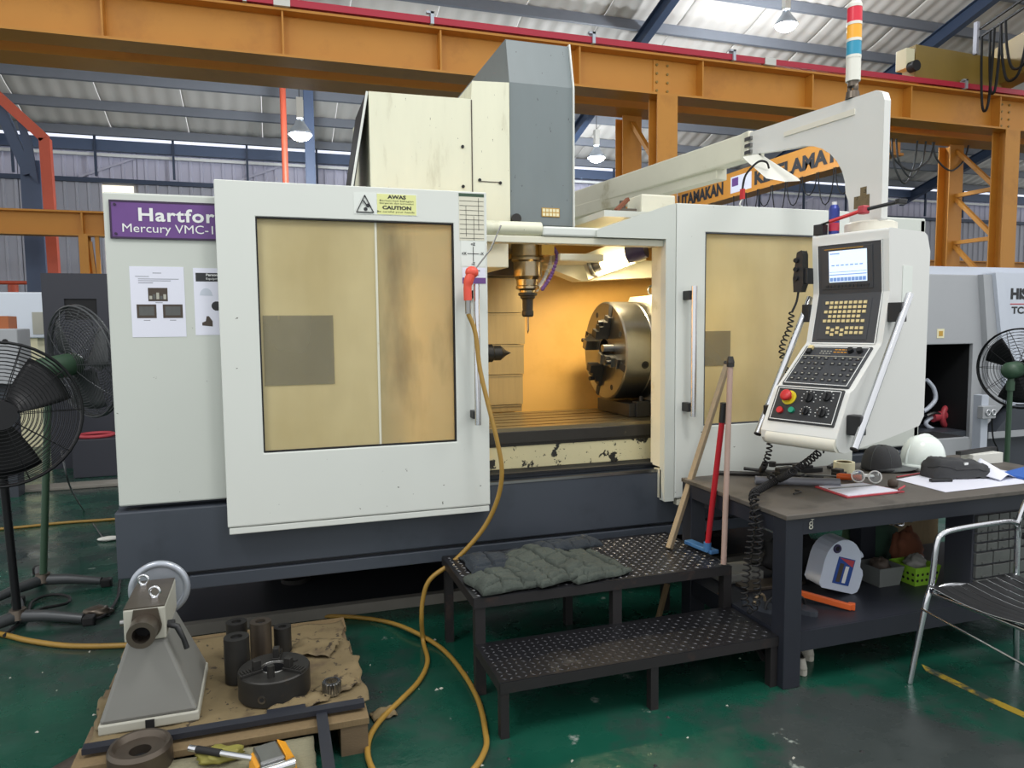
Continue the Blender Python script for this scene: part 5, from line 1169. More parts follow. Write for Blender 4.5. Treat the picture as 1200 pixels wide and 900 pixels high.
lump('scrap_pile', 'dark crumpled scraps heaped in the grey tub', 'scrap', 2.985, 2.95, SZ+.04, .05, .05, .05, 'leather', 14)
# drawer organizer
ox0, ox1, oy0, oy1, oz1 = 3.235, 3.83, 2.62, 2.79, .665
OG = thing('drawer_organizer', 'black parts organizer with rows of small clear drawers', 'cabinet', (3.65, 2.8, SZ))
P(MB().box((ox0, oy0+.015, SZ), (ox1, oy1, oz1)), 'case', 'cabinet_black', OG, bevel=.003)
zrow = [oz1-.012]; rows_h = [.045, .045, .045, .045, .065, .065, .065]
z = oz1-.008
for ri, hgt in enumerate(rows_h):
    n_ = 8 if ri < 4 else 5; w_ = (ox1-ox0-.02)/n_
    for k in range(n_):
        x = ox0+.01+k*w_
        d_ = P(MB().box((x+.003, oy0, z-hgt+.004), (x+w_-.003, oy0+.02, z-.004)), 'drawer', 'drawer_grey', OG, bevel=.002)
        P(MB().box((x+w_*.35, oy0-.006, z-hgt+.008), (x+w_*.65, oy0, z-hgt+.014)), 'pull', 'drawer_grey', d_)
    z -= hgt+.002
# shoes under the bench, wire shelf behind
for k, (px_, py_) in enumerate(((942, 792), (950, 775))):
    c = at(px_, py_, Z=.0); t_ = thing('canvas_shoe', ('off white canvas shoe on the floor beside the bench leg', 'off white canvas shoe standing behind its mate by the bench leg')[k], 'shoe', (c.x, c.y, 0)); rz = .2
    M = Matrix.Translation((c.x+.02, c.y+.12, 0)) @ Matrix.Rotation(-.15, 4, 'Z')
    sole = [(.046*math.sin(t)*(1+.12*math.cos(t)), .13*math.cos(t)) for t in [i*2*math.pi/24 for i in range(24)]]
    P(MB(M).prism(sole, 'Z', 0.001, .025), 'sole', 'shoe_white', t_, bevel=.004)
    mb = MB(M); mb.grid(lambda u, v: (.044*math.sin(2*math.pi*u)*(1-.25*v), (.125*math.cos(2*math.pi*u))*(1-.12*v), .025+.05*v), 24, 4); P(mb, 'upper', 'shoe_white', t_, thick=.004); P(MB(M).prism([(a*.85, b*.85) for a, b in sole], 'Z', .026, .03), 'insole', 'leather', t_)
# ------------------------------------------------------------------ chrome slatted armchair
CH = thing('slatted_armchair', 'chrome tube armchair with black curved seat slats', 'chair', (2.9, 2.2, 0))
yf, yn = 2.43, 1.90; r_ = .0125
for y, s_ in ((yf-.02, 1), (yn, -1)):
    leg = [(2.645, y+.02*s_, 0.002), (2.70, y, .36), (2.725, y, .43), (2.735, y, .50), (2.75, y, .63), (2.78, y, .668), (2.86, y, .682), (3.05, y, .688), (3.19, y, .685), (3.23, y, .66), (3.235, y, .60), (3.24, y, .40), (3.29, y+.02*s_, .002)]
    P(MB().tube(smooth_path(leg, 5), r_, 12), 'side_frame', 'chrome', CH)
for x in (2.72, 3.2): P(MB().cyl((x, yn, .415), (x, yf-.02, .415), .010, n=10), 'cross_tube', 'chrome', CH)
P(MB().tube([(2.685, yf-.015, .34), (2.665, yn, .30)], .006, 8), 'brace', 'chrome', CH)
for y in (yf-.045, yn+.03): P(MB().tube(smooth_path([(2.70, y, .43), (2.80, y, .445), (2.95, y, .425), (3.10, y, .42), (3.2, y, .44)], 5), .010, 10), 'seat_rail', 'chrome', CH)
for k in range(9):
    x = 2.685+.057*k; zc = .45-.012*math.sin(math.pi*k/8)
    def sl(u, v, x=x, zc=zc):
        y = yn+.03+(yf-yn-.075)*u; return (x+.046*v, y, zc-.022*math.sin(math.pi*u)+(.006 if k == 0 and v < .5 else 0))
    mb = MB(); mb.grid(sl, 14, 2); P(mb, 'seat_slat', 'black_plastic' , CH, thick=.006, bevel=.001)
    P(MB().tube([sl(u/14, -.08) for u in range(15)], .0022, 6), 'slat_edge', 'chrome', CH)
P(MB().tube(smooth_path([(3.225, yf-.02, .66), (3.27, yf-.03, .78), (3.29, yf-.08, .82), (3.30, (yf+yn)/2, .83), (3.29, yn+.06, .82), (3.27, yn+.01, .78), (3.225, yn, .66)], 6), r_, 12), 'back_frame', 'chrome', CH)
for k in range(4): P(MB().bar((3.24+.012*k, yn+.02, .62+.045*k), (3.24+.012*k, yf-.04, .62+.045*k), .008, .03), 'back_slat', 'black_plastic', CH)
# worn yellow floor line
fl_ = [at(1082, 782, Z=.001), at(1130, 805, Z=.001), at(1165, 822, Z=.001), at(1210, 842, Z=.001)]
for i in range(3):
    a, b = fl_[i], fl_[i+1]; P(MB().add([(a.x-.02, a.y-.03, .0012), (b.x-.02, b.y-.03, .0012), (b.x+.02, b.y+.03, .0012), (a.x+.02, a.y+.03, .0012)], [(0, 1, 2, 3)]), 'line_mark', 'floor_line', fl)
# ------------------------------------------------------------------ yellow air hose with red blow gun
ag = thing('air_hose', 'yellow air hose with a red blow gun hung on the left door handle', 'hose', at(497, 752, Z=0))
g = at(553, 322, Y=3.50)
P(MB().sph(g+Vector((.0, 0, .012)), (.034, .025, .03), 16, 10), 'gun_head', 'red_gun', ag); P(MB().tube(smooth_path([g+Vector((-.005, 0, 0)), g+Vector((-.022, 0, -.05)), g+Vector((-.022, 0, -.125))], 5), [.024]*5+[.02]*6, 12), 'gun_grip', 'red_gun', ag)
P(MB().tube([g+Vector((.01, 0, .02)), at(575, 292, Y=3.48), at(587, 264, Y=3.47)], .004, 8), 'gun_tube', 'steel', ag)
P(MB().cyl(g+Vector((-.022, 0, -.125)), g+Vector((-.022, 0, -.19)), .014, n=12), 'coupling', 'steel', ag)
hp = [g+Vector((-.022, 0, -.19)), at(557, 390, Y=3.49), at(562, 430, Y=3.47), at(571, 470, Y=3.44), at(581, 510, Y=3.41), at(588, 550, Y=3.40), at(583, 585, Y=3.42), at(566, 620, Y=3.46), at(535, 655, Y=3.50), at(505, 678, Y=3.52), at(496, 700, Y=3.53), at(494, 725, Y=3.53), at(496, 752, Z=.012), at(501, 775, Z=.012), at(491, 798, Z=.012), at(470, 820, Z=.012), at(445, 845, Z=.012), at(432, 868, Z=.012), at(433, 893, Z=.012), at(450, 915, Z=.012), at(500, 930, Z=.012), at(548, 908, Z=.012), at(568, 880, Z=.012), at(569, 858, Z=.012), at(560, 820, Z=.012), at(540, 785, Z=.012), at(515, 758, Z=.012), at(480, 738, Z=.030), at(450, 728, Z=.012), at(413, 723, Z=.012), at(380, 722, Z=.012)]
P(MB().tube(smooth_path(hp, 7), .0115, 10), 'hose', 'hose_yellow', ag)

# boards and carton behind / under the bench
o = MB().box((2.20, 3.18, SZ+.0005), (2.44, 3.36, SZ+.05)).build('steel_plate', 'cast_grey', bevel=.004); tag(o, 'grey steel slab lying at the back of the shelf', 'plate')
o = MB().box((2.25, 3.05, SZ+.0005), (2.60, 3.16, SZ+.018)).build('flat_bar', 'bare_iron', bevel=.002); tag(o, 'brown flat bar lying on the shelf before the steel slab', 'bar')
tb_ = thing('parts_rack', 'tan board with chrome hooks standing behind the bench', 'rack', (3.62, 3.50, 0))
P(MB().box((3.30, 3.50, 0), (4.0, 3.53, .66)), 'board', 'wood_pale', tb_)
for k in range(8):
    x = 3.50+.075*(k % 3); z = .36+.085*(k//3)+.02*(k % 3)
    P(MB().tube(smooth_path([(x, 3.50, z), (x+.01, 3.44, z-.01), (x+.06, 3.43, z-.02), (x+.09, 3.46, z+.01)], 4), .008, 6), 'hook', 'chrome', tb_)
# ------------------------------------------------------------------ pallet with castings, left foreground
PL = thing('wooden_pallet', 'low wooden pallet carrying castings in front of the machine', 'pallet', (-.18, 3.2, 0))
for x in (-.66, -.22, .20): P(MB().box((x, 2.69, .0), (x+.10, 3.70, .11)), 'bearer', 'wood', PL)
for k in range(7):
    y = 2.685+k*.147
    P(MB().box((-.685+.008*(k % 3), y, .112), (.305-.012*(k % 2), y+.128, .138)), 'deck_board', 'wood_pale' if k in (0, 6) else 'wood', PL, bevel=.002)
cb_ = MB()
def cfn(u, v):
    x = -.66+.95*u; y = 2.80+.83*v; e = min(u, 1-u, v, 1-v)
    x += .03*noise.noise((v*7, 3, 0))*(abs(u-.5)*2)**4+(.03*(v < .5))*(u > .9); y += .03*noise.noise((u*8, 7, 0))*(abs(v-.5)*2)**4
    return (x, y, .1415+.004+.004*noise.noise((x*7, y*7, 1))+(.016*max(0, noise.noise((x*11, y*11, 4))) if e < .12 else 0))
cb_.grid(cfn, 60, 50); o = cb_.build('cardboard_sheet', 'cardboard', thick=.004); tag(o, 'torn tan cardboard sheet spread over the pallet', 'cardboard')
lump_z = .149
def scrap(lab, x_, y_, w_, d_, rz, z_, seed, m='cardboard'):
    M = Matrix.Translation((x_, y_, z_)) @ Matrix.Rotation(rz, 4, 'Z'); mb = MB(M)
    def f(u, v): return ((u-.5)*w_*(1+.25*noise.noise((v*4, seed, 0))), (v-.5)*d_*(1+.25*noise.noise((u*4, seed, 5))), .004+.02*abs(noise.noise((u*3, v*3, seed)))+.012*u*v)
    mb.grid(f, 10, 8); o = mb.build('cardboard_scrap', m, thick=.003); tag(o, lab, 'cardboard'); return o
scrap('torn cardboard piece crumpled at the pallet edge beside the chrome ring', .21, 2.93, .16, .10, .5, .152, 2)
scrap('crumpled cardboard flap under the front of the iron chuck', .05, 2.83, .22, .07, .3, .150, 5)
scrap('flat square cardboard piece behind the iron chuck', .14, 3.33, .20, .16, -.4, .150, 9)
scrap('small cardboard scrap on the green floor beside the pallet', .39, 2.93, .10, .07, .2, .0005, 7)
scrap('folded cardboard edge beside the grey casting', -.63, 3.02, .08, .24, .15, .152, 4)
# T of flat steel bar lying on the pallet front
tb = thing('steel_bar_frame', 'dark flat bar frame lying along the pallet front edge', 'steel bar', (-.15, 2.75, .15))
P(MB().box((-.66, 2.735, .152), (.295, 2.775, .172)), 'long_bar', 'bench_frame', tb); P(MB().box((.115, 2.10, .150), (.155, 2.735, .162)), 'cross_bar', 'bench_frame', tb); P(MB().box((-.06, 2.775, .152), (.08, 2.815, .166)), 'lug', 'bench_frame', tb)
# grey tailstock casting
TC = thing('tailstock_casting', 'grey cast tailstock with bore, eye bolts and a rear handwheel on the pallet', 'tailstock', (-.46, 3.05, .152))
Z0 = .152
def frustum(a, b, za, zb):
    v = [(a[0], a[2], za), (a[1], a[2], za), (a[1], a[3], za), (a[0], a[3], za), (b[0], b[2], zb), (b[1], b[2], zb), (b[1], b[3], zb), (b[0], b[3], zb)]
    return MB().add(v, [(0, 3, 2, 1), (4, 5, 6, 7), (0, 1, 5, 4), (1, 2, 6, 5), (2, 3, 7, 6), (3, 0, 4, 7)])
P(MB().box((-.632, 2.845, Z0), (-.298, 3.27, .19)), 'foot', 'cast_light', TC, bevel=.006)
P(frustum((-.63, -.30, 2.847, 3.265), (-.535, -.405, 2.90, 3.20), .19, .462), 'pedestal', 'cast_grey', TC, bevel=.012)
P(MB().box((-.478, 2.843, Z0+.002), (-.448, 2.9, .186)), 'foot_slot', 'cavity', TC)
P(MB().box((-.54, 2.885, .466), (-.400, 3.20, .588)), 'head', 'cast_light', TC, bevel=.006)
P(MB().box((-.538, 2.887, .588), (-.402, 3.198, .592)), 'head_top', 'bare_iron', TC)
P(MB().prism([(-.505, .585), (-.425, .585)]+[(-.465+.052*math.cos(a), .522+.052*math.sin(a)) for a in [-i*math.pi/12 for i in range(13)]], 'Y', 2.880, 2.886), 'boss_face', 'bare_iron', TC)
P(MB().pipe((-.47, 2.90, .520), (-.47, 2.80, .520), .048, .030, 28), 'quill', 'bare_iron', TC); P(MB().cyl((-.47, 2.895, .520), (-.47, 2.87, .520), .031, n=24), 'bore', 'cavity', TC)
for x, y in ((-.443, 2.96), (-.505, 3.12)):
    P(MB().cyl((x, y, .590), (x, y, .602), .014, n=12).torus((x, y, .620), (.3, 1, 0), .019, .0055, 18, 8), 'eye_bolt', 'chrome', TC)
P(MB().cyl((-.40, 2.93, .505), (-.375, 2.93, .505), .012, n=10), 'lever_shaft', 'black_plastic', TC); P(MB().tube([(-.395, 2.915, .505), (-.365, 2.90, .50), (-.345, 2.90, .45), (-.335, 2.90, .412)], [.011, .012, .009, .010], 10), 'clamp_lever', 'black_plastic', TC)
wc = Vector((-.468, 3.25, .535))
P(MB().cyl((-.468, 3.19, .535), (-.468, 3.255, .535), .022, n=14), 'wheel_shaft', 'bare_iron', TC)
P(MB().torus(wc, (0, 1, 0), .103, .015, 40, 10), 'handwheel_rim', 'wheel_grey', TC); P(MB().cyl(wc-Vector((0, .006, 0)), wc+Vector((0, .006, 0)), .10, n=40), 'handwheel_disc', 'wheel_grey', TC)
P(MB().cyl((-.54, 2.95, .52), (-.562, 2.95, .52), .012, n=10), 'oil_nipple', 'steel', TC)
# iron chuck
c = Vector((-.03, 2.985, .152)); IC = thing('iron_chuck', 'dark iron three jaw chuck lying face up on the pallet', 'chuck', c)
Rk = .138
P(MB().lathe([(.045, .095), (.05, .10), (Rk-.004, .10), (Rk, .095), (Rk, .002), (Rk-.004, 0), (0, 0)], c, (0, 0, 1), 48, flat=True), 'body', 'dark_steel', IC)
P(MB().lathe([(.045, .095), (.045, .03), (0, .03)], c, (0, 0, 1), 28, flat=True), 'bore', 'cavity', IC); P(MB().torus(c+Vector((0, 0, .10)), (0, 0, 1), .052, .003, 32, 6), 'bore_edge', 'steel', IC)
for i in range(3):
    a = math.radians(-38+120*i); M = Matrix.Translation(c+Vector((0, 0, .10))) @ Matrix.Rotation(a, 4, 'Z')
    P(MB(M).box((.05, -.016, 0), (.14, .016, .012)).box((.055, -.012, .012), (.085, .012, .05)), 'jaw', 'dark_steel', IC, bevel=.002)
    for k in range(4): P(MB(M).box((.09+.012*k, -.015, .012), (.096+.012*k, .015, .017)), 'jaw_tooth', 'dark_steel', IC)
    b_ = math.radians(22+120*i); M2 = Matrix.Translation(c+Vector((0, 0, .10))) @ Matrix.Rotation(b_, 4, 'Z'); P(MB(M2).cyl((.085, 0, 0), (.085, 0, .045 if i == 2 else .006), .014, n=14), 'stud', 'dark_steel', IC)
a = math.radians(-110); n_ = Vector((math.cos(a), math.sin(a), 0)); q = c+n_*(Rk-.003)+Vector((0, 0, .035)); P(MB().cyl(q, q+n_*.005, .016, n=14), 'key_socket', 'steel', IC); P(MB().cyl(q, q+n_*.006, .009, n=8), 'key_hole', 'cavity', IC)
# sleeves
for k, (px_, py_, h_, r_, m, lab) in enumerate(((279, 797, .185, .050, 'dark_steel', 'tall dark steel sleeve standing left of the iron chuck'), (278, 778, .165, .044, 'dark_steel', 'dark sleeve standing behind the tall sleeve'), (307, 775, .18, .045, 'bare_iron', 'tallest brownish sleeve behind the iron chuck'), (332, 768, .12, .038, 'dark_steel', 'short dark sleeve right of the tallest sleeve'))):
    c = at(px_, py_, Z=.152); c.z = .153; c.y += .03*(k % 2)
    if k == 1: c.y += .03
    t_ = thing('steel_sleeve', lab, 'sleeve', c, 'steel sleeves on the pallet')
    P(MB().pipe(c, c+Vector((0, 0, h_)), r_, r_*.48, 28), 'sleeve', m, t_); P(MB().cyl(c+Vector((0, 0, h_*.3)), c+Vector((0, 0, h_-.012)), r_*.485, n=20), 'bore', 'cavity', t_)
# chrome splined ring
c = at(389, 812, Z=.152); c.z = .153; RG = thing('splined_ring', 'small bright splined steel ring on the cardboard', 'ring', c)
P(MB().pipe(c, c+Vector((0, 0, .05)), .033, .025, 28), 'ring', 'chrome', RG)
for k in range(18):
    a = 2*math.pi*k/18; P(MB().box(c+Vector((math.cos(a)*.0345-.003, math.sin(a)*.0345-.003, .004)), c+Vector((math.cos(a)*.0345+.003, math.sin(a)*.0345+.003, .046))), 'spline', 'steel', RG)
# crate in front with carpet, ring and tool
CR = thing('low_crate', 'low wooden crate in front of the pallet with carpet on it', 'crate', (-.25, 2.38, 0))
for y in (2.12, 2.30, 2.48): P(MB().box((-.64, y, .09), (.10, y+.16, .112)), 'board', 'wood', CR, bevel=.002)
for x in (-.6, -.28, .02): P(MB().box((x, 2.12, 0), (x+.07, 2.64, .088)), 'bearer', 'wood', CR)
mb = MB(); mb.grid(lambda u, v: (-.40+.50*u+.01*noise.noise((v*9, 1, 1)), 2.20+.46*v+.01*noise.noise((u*9, 2, 1)), .116+.004*noise.noise((u*6, v*6, 2))), 24, 20); o = mb.build('carpet_piece', 'carpet', thick=.007); tag(o, 'ragged grey beige carpet piece on the low crate', 'carpet')
c = at(165, 893, Z=.13); c.z = .1125; FR = thing('bored_flange', 'dark bored steel flange ring lying on the low crate', 'ring', c)
P(MB().lathe([(.035, .02), (.035, .06), (.075, .065), (.085, .085), (.095, .085), (.102, .07), (.102, .0), (.035, 0), (.035, .02)], c, (0, 0, 1), 40, flat=True), 'ring', 'bare_iron', FR); P(MB().cyl(c+Vector((0, 0, .002)), c+Vector((0, 0, .03)), .0345, n=24), 'bore', 'cavity', FR)
a = at(222, 875, Z=.17); b = at(290, 886, Z=.17); dv = (b-a).normalized()
TL = thing('ratchet_tool', 'chrome and black handled tool with an orange sided steel head', 'tool', (b.x, b.y, .12))
a.z = b.z = .165; e = b+dv*.05
P(MB().cyl(a, a+dv*.03, .011, n=14), 'handle_end', 'chrome', TL); P(MB().cyl(a+dv*.03, a+dv*.125, .0125, n=14), 'grip', 'black_rubber', TL); P(MB().cyl(a+dv*.125, e, .010, n=14), 'shank', 'chrome', TL)
M = Matrix.Translation((e.x+.03, e.y-.005, .121)) @ Matrix.Rotation(.25, 4, 'Z')
P(MB(M).box((-.045, -.06, 0), (.035, .05, .075)), 'head', 'steel', TL, bevel=.006); P(MB(M).prism([(.035, 0), (.075, 0), (.065, .06), (.036, .078)], 'Y', -.06, .045), 'side_guard', 'tool_orange', TL, bevel=.004); P(MB(M).prism([(-.06, 0), (-.045, 0), (-.045, .06), (-.055, .05)], 'Y', -.05, .045), 'side_guard', 'tool_orange', TL); P(MB(M).cyl((-.05, -.075, .05), (.06, -.075, .05), .016, n=14), 'spool', 'chrome', TL)
o = lump('yellow_rag', 'dirty yellow green rag under the black handled tool', 'cloth', a.x+.10, a.y-.03, .121, .075, .045, .022, 'lime_dirty', 21)
# curved dark sheet on the floor
mb = MB(); mb.grid(lambda u, v: (-.97+.30*u, 2.50+.42*v-.10*(1-u), .004+.10*u**1.3*(1-.15*v)), 16, 10); o = mb.build('steel_sheet', 'bare_iron', thick=.004); tag(o, 'curved dark steel sheet leaning on the pallet corner', 'sheet metal')
# ------------------------------------------------------------------ fans
def fan(lab, base, head, axis, R_, mg, mm, foot, mpole, rings=15, motor_back=.2, tilt=0):
    base, head, axis = Vector(base), Vector(head), Vector(axis).normalized()
    t_ = thing('pedestal_fan', lab, 'fan', base)
    x = axis.cross(Vector((0, 0, 1))).normalized(); y = x.cross(axis)
    def pt(r, a, d_): return head+(x*math.cos(a)+y*math.sin(a))*r+axis*d_
    for side, depth in ((1, .09), (-1, -.09)):
        mb = MB()
        for k in range(rings):
            r = R_*(.22+.78*k/(rings-1)); d_ = depth*math.cos((r/R_)*math.pi/2*.97)**.6
            mb.tube([pt(r, 2*math.pi*i/40, d_) for i in range(40)], .0022 if k < rings-1 else .008, 4, True)
        for k in range(10):
            a = 2*math.pi*k/10; mb.tube([pt(R_*f, a, depth*math.cos(f*math.pi/2*.97)**.6) for f in (.1, .3, .5, .7, .85, .95, 1)], .0026, 4)
        P(mb, 'guard', mg, t_, kind='stuff')
    P(MB().cyl(head+axis*.085, head+axis*.094, R_*.2, n=24), 'badge', mg, t_)
    for k in range(3):
        a0 = 2*math.pi*k/3+.4; mb = MB()
        mb.grid(lambda u, v: pt(R_*(.15+.72*v), a0+(u-.5)*(1.15-.25*v), (u-.5)*.09*(1-.3*v)), 8, 6); P(mb, 'blade', mg, t_, thick=.003)
    P(MB().lathe([(0, 0), (.05, 0), (.068, .1), (.072, .25), (.072, .8), (.05, 1), (0, 1)], head-axis*.02, -axis*motor_back, 24), 'motor', mm, t_)
    nb = head-axis*(motor_back*.7+.02); hub = Vector((nb.x, nb.y, nb.z-.09))
    P(MB().cyl(nb, hub, .025, n=12).cyl(hub+Vector((0, 0, .0)), hub-Vector((0, 0, .08)), .032, n=14), 'neck', mm, t_)
    bp = Vector((base.x, base.y, .05)); P(MB().cyl(hub-Vector((0, 0, .06)), bp, .021, n=14), 'pole', mpole, t_)
    P(MB().cyl(bp, bp+Vector((0, 0, .05)), .05, .04, n=16), 'collar', 'bare_iron', t_)
    for k in range(3):
        a = foot+2*math.pi*k/3; d_ = Vector((math.cos(a), math.sin(a), 0)); P(MB().tube([bp+d_*.02+Vector((0, 0, .01)), bp+d_*.15+Vector((0, 0, .008)), bp+d_*.34-Vector((0, 0, .014))], [.035, .032, .024], 8), 'foot', 'fan_grey', t_); P(MB().cbox(bp+d_*.37-Vector((0, 0, .025)), (.06, .06, .05)), 'foot_pad', 'black_rubber', t_, bevel=.008)
    return t_
h1 = at(-1, 486, Y=4.35); b1 = (h1.x-.02, 4.50, 0)
fan('black pedestal fan with a round wire guard at the left edge', b1, h1, (.35, -1, .05), .37, 'fan_black', 'fan_black', -.25, 'fan_black', 16, .16)
h2 = at(98, 424, Y=5.30); 
fan('green pedestal fan seen from behind between black fan and white panel', (h2.x-.25, 5.12, 0), h2, (.74, .67, .15), .36, 'fan_grey', 'green_metal', -.2, 'green_metal', 17, .30)
h3 = at(1196, 432, Y=4.62)
fan('pedestal fan beside the grey lathe behind the bench', (h3.x-.17, 4.58, 0), h3, (.97, .25, .05), .345, 'fan_black', 'green_metal', .3, 'green_metal', 11, .22)
# left background furniture
ca = thing('black_cabinet', 'tall black cabinet standing behind the green fan', 'cabinet', (-2.05, 9.9, 0))
x0 = at(52, 400, Y=9.6).x; x1 = at(136, 400, Y=9.6).x
P(MB().ring((x0, x1+.3, 0, 2.25), (x0+.22, x0+.55, 1.72, 1.96), 9.6, 9.63), 'front_panel', 'cabinet_black', ca); P(MB().box((x0, 9.63, 0), (x1+.3, 10.3, 2.25)), 'body', 'cabinet_black', ca); P(MB().box((x0+.22, 9.618, 1.72), (x0+.55, 9.632, 1.96)), 'slot', 'cavity', ca)
o = thing('black_bin', 'low black box with a red ring on top by the machine corner', 'box', (-1.8, 8.9, 0)); x0 = at(85, 540, Y=8.9).x; P(MB().box((x0, 8.9, 0), (x0+.55, 9.3, .42)), 'box', 'cabinet_black', o, bevel=.01); P(MB().torus((x0+.2, 9.1, .44), (0, 0, 1), .17, .02, 28, 8), 'ring', 'red_cover', o)
we = thing('white_machine', 'white boxy machine enclosure far left behind the black fan', 'machine', (-3.6, 12, 0)); x1 = at(52, 360, Y=11.5).x
P(MB().box((x1-1.6, 11.5, 1.50), (x1, 12.6, 2.12)), 'hood', 'freezer_white', we, bevel=.02); P(MB().box((x1-1.5, 11.55, .0), (x1-.12, 12.5, 1.50)), 'stand', 'tape_cream', we); P(MB().box((x1-.15, 11.49, 1.55), (x1-.02, 11.50, 1.85)), 'side_plate', 'cast_light', we)
gb = thing('grey_control_box', 'grey box on legs with a brown carton on top at the left edge', 'box', (-3.6, 8.4, 0)); x1 = at(20, 390, Y=8.0).x
P(MB().box((x1-.5, 8.0, 1.1), (x1, 8.4, 1.62)), 'box', 'lathe_grey', gb, bevel=.01); P(MB().cyl((x1-.10, 8.0, 1.50), (x1-.10, 7.99, 1.50), .025, n=12), 'knockout', 'cavity', gb); P(MB().box((x1-.4, 8.1, 0), (x1-.1, 8.3, 1.1)), 'pedestal', 'lathe_dark', gb); P(MB().box((x1-.45, 8.05, 1.622), (x1-.08, 8.3, 1.74)), 'carton', 'box_orange', gb)
# floor strips, leads and hoses on the left
a = at(0, 577, Z=0); o = MB().box((-12, a.y-.12, .001), (-.75, a.y+.12, .035)).build('floor_channel', 'concrete', bevel=.008); tag(o, 'grey cable channel cover across the floor behind the fans', 'channel')
a = at(0, 620, Z=.012); b = at(140, 608, Z=.012); o = MB().tube(smooth_path([a+(a-b)*1.5, a, a.lerp(b, .5)+Vector((0, .03, 0)), b, b+(b-a)*.8], 6), .012, 8).build('floor_hose', 'hose_yellow'); tag(o, 'thin yellow hose along the floor behind the fan foot', 'hose')
hp = [Vector((-4.2, 4.9, .014)), Vector((-3.0, 4.6, .014)), at(-60, 735, Z=.014), at(0, 743, Z=.014), at(35, 751, Z=.014), at(85, 757, Z=.014), at(150, 756, Z=.014), at(185, 752, Z=.014)]
o = MB().tube(smooth_path(hp, 6), .014, 8).build('floor_hose', 'hose_yellow'); tag(o, 'yellow hose running along the floor to the pallet', 'hose')
pts = [at(5, 745, Z=.02), at(30, 722, Z=.02), at(38, 705, Z=.02), at(60, 697, Z=.02), at(80, 699, Z=.02), at(78, 707, Z=.02), at(50, 713, Z=.03), at(45, 718, Z=.02), at(75, 722, Z=.02), at(112, 725, Z=.02), at(128, 716, Z=.02), at(138, 700, Z=.02), at(140, 684, Z=.02), at(142, 676, Z=.02)]
o = MB().tube(smooth_path(pts, 6), .009, 7).build('extension_cord', 'black_rubber'); tag(o, 'black extension cord looped on the floor by the fan feet', 'cord')
c = at(115, 722, Z=0); o = lump('plug_socket', 'grey trailing socket on the looped extension cord', 'socket', c.x, c.y, .001, .07, .05, .03, 'bare_iron', 31)
pts = [at(72, 528, Y=5.2), at(82, 570, Y=5.2), at(98, 598, Z=.01), at(112, 618, Z=.01), at(122, 632, Z=.01)]
lead = thing('fan_lead', 'thin grey lead with a white inline switch hanging from the green fan', 'cord', pts[-1]); P(MB().tube(smooth_path(pts, 6), .006, 6), 'lead', 'fan_grey', lead)
c = pts[-1]; P(MB().sph(c+Vector((.04, -.02, .008)), (.085, .035, .018), 16, 8), 'switch', 'white_plastic', lead)
# ------------------------------------------------------------------ grey lathe on the right
LT = thing('grey_lathe', 'grey lathe with an open dark bay and lettering behind the bench', 'machine', (7.5, 6.2, 0))
YL = 5.5
P(MB().ring((5.6, 6.80, .12, 2.06), (5.75, 6.655, .42, 1.378), YL, YL+.04), 'front_cover', 'lathe_grey', LT, bevel=.006)
P(MB().box((5.6, YL+.04, .1), (10.5, 7.3, .5)), 'bed', 'lathe_dark', LT); P(MB().box((5.6, 7.2, .1), (10.5, 7.3, 2.1)), 'rear_cover', 'lathe_grey', LT); P(MB().box((5.6, YL+.04, 2.06), (10.5, 7.3, 2.14)), 'roof_cover', 'lathe_light', LT)
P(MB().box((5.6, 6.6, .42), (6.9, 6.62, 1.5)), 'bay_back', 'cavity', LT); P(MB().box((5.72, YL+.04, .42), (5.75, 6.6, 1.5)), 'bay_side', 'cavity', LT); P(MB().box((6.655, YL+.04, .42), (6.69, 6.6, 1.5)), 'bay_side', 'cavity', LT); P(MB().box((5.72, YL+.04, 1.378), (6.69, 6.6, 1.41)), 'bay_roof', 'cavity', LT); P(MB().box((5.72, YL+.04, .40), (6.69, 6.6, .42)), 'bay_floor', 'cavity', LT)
P(MB().prism([(6.68, 2.06), (6.80, 2.06), (7.02, .75), (6.80, .55), (6.80, 1.2)], 'Y', YL-.06, YL), 'slant_cover', 'lathe_grey', LT)
P(MB().prism([(6.79, 2.08), (6.90, 2.08), (7.14, .75), (7.03, .75)], 'Y', YL-.10, YL-.0), 'slant_edge', 'lathe_light', LT, bevel=.01)
P(MB().prism([(6.90, 2.08), (10.5, 2.08), (10.5, .75), (7.14, .75)], 'Y', YL-.03, YL+.02), 'door_face', 'lathe_light', LT)
P(MB().prism([(6.78, .42), (10.5, .42), (10.5, .74), (7.10, .74)], 'Y', YL-.12, YL), 'lower_cover', 'lathe_dark', LT); P(MB().box((6.72, YL-.05, .1), (10.5, YL+.04, .42)), 'kick_panel', 'lathe_dark', LT); P(MB().box((6.75, YL-.13, .435), (10.5, YL-.12, .50)), 'lower_strip', 'lathe_grey', LT)
a = at(1184, 351, Y=YL-.03); mb = MB(); text_mesh(mb, 'HISION', front(a.x, YL-.031, a.z), width=.52, height=.115, bold=.006); P(mb, 'brand_text', 'label_ink', LT, kind='stuff')
P(MB().box((a.x, YL-.033, a.z-.05), (a.x+.52, YL-.03, a.z-.04)), 'brand_line', 'red_cover', LT)
mb = MB(); text_mesh(mb, 'TC300', front(a.x+.02, YL-.031, a.z-.145), width=.36, height=.075, bold=.004); P(mb, 'model_text', 'label_ink', LT, kind='stuff')
P(MB().box((6.18, YL-.004, 1.44), (6.27, YL, 1.53)), 'warning_label', 'tape_cream', LT); P(MB().box((6.20, YL-.006, 1.46), (6.25, YL-.004, 1.51)), 'label_mark', 'gold_brass', LT)
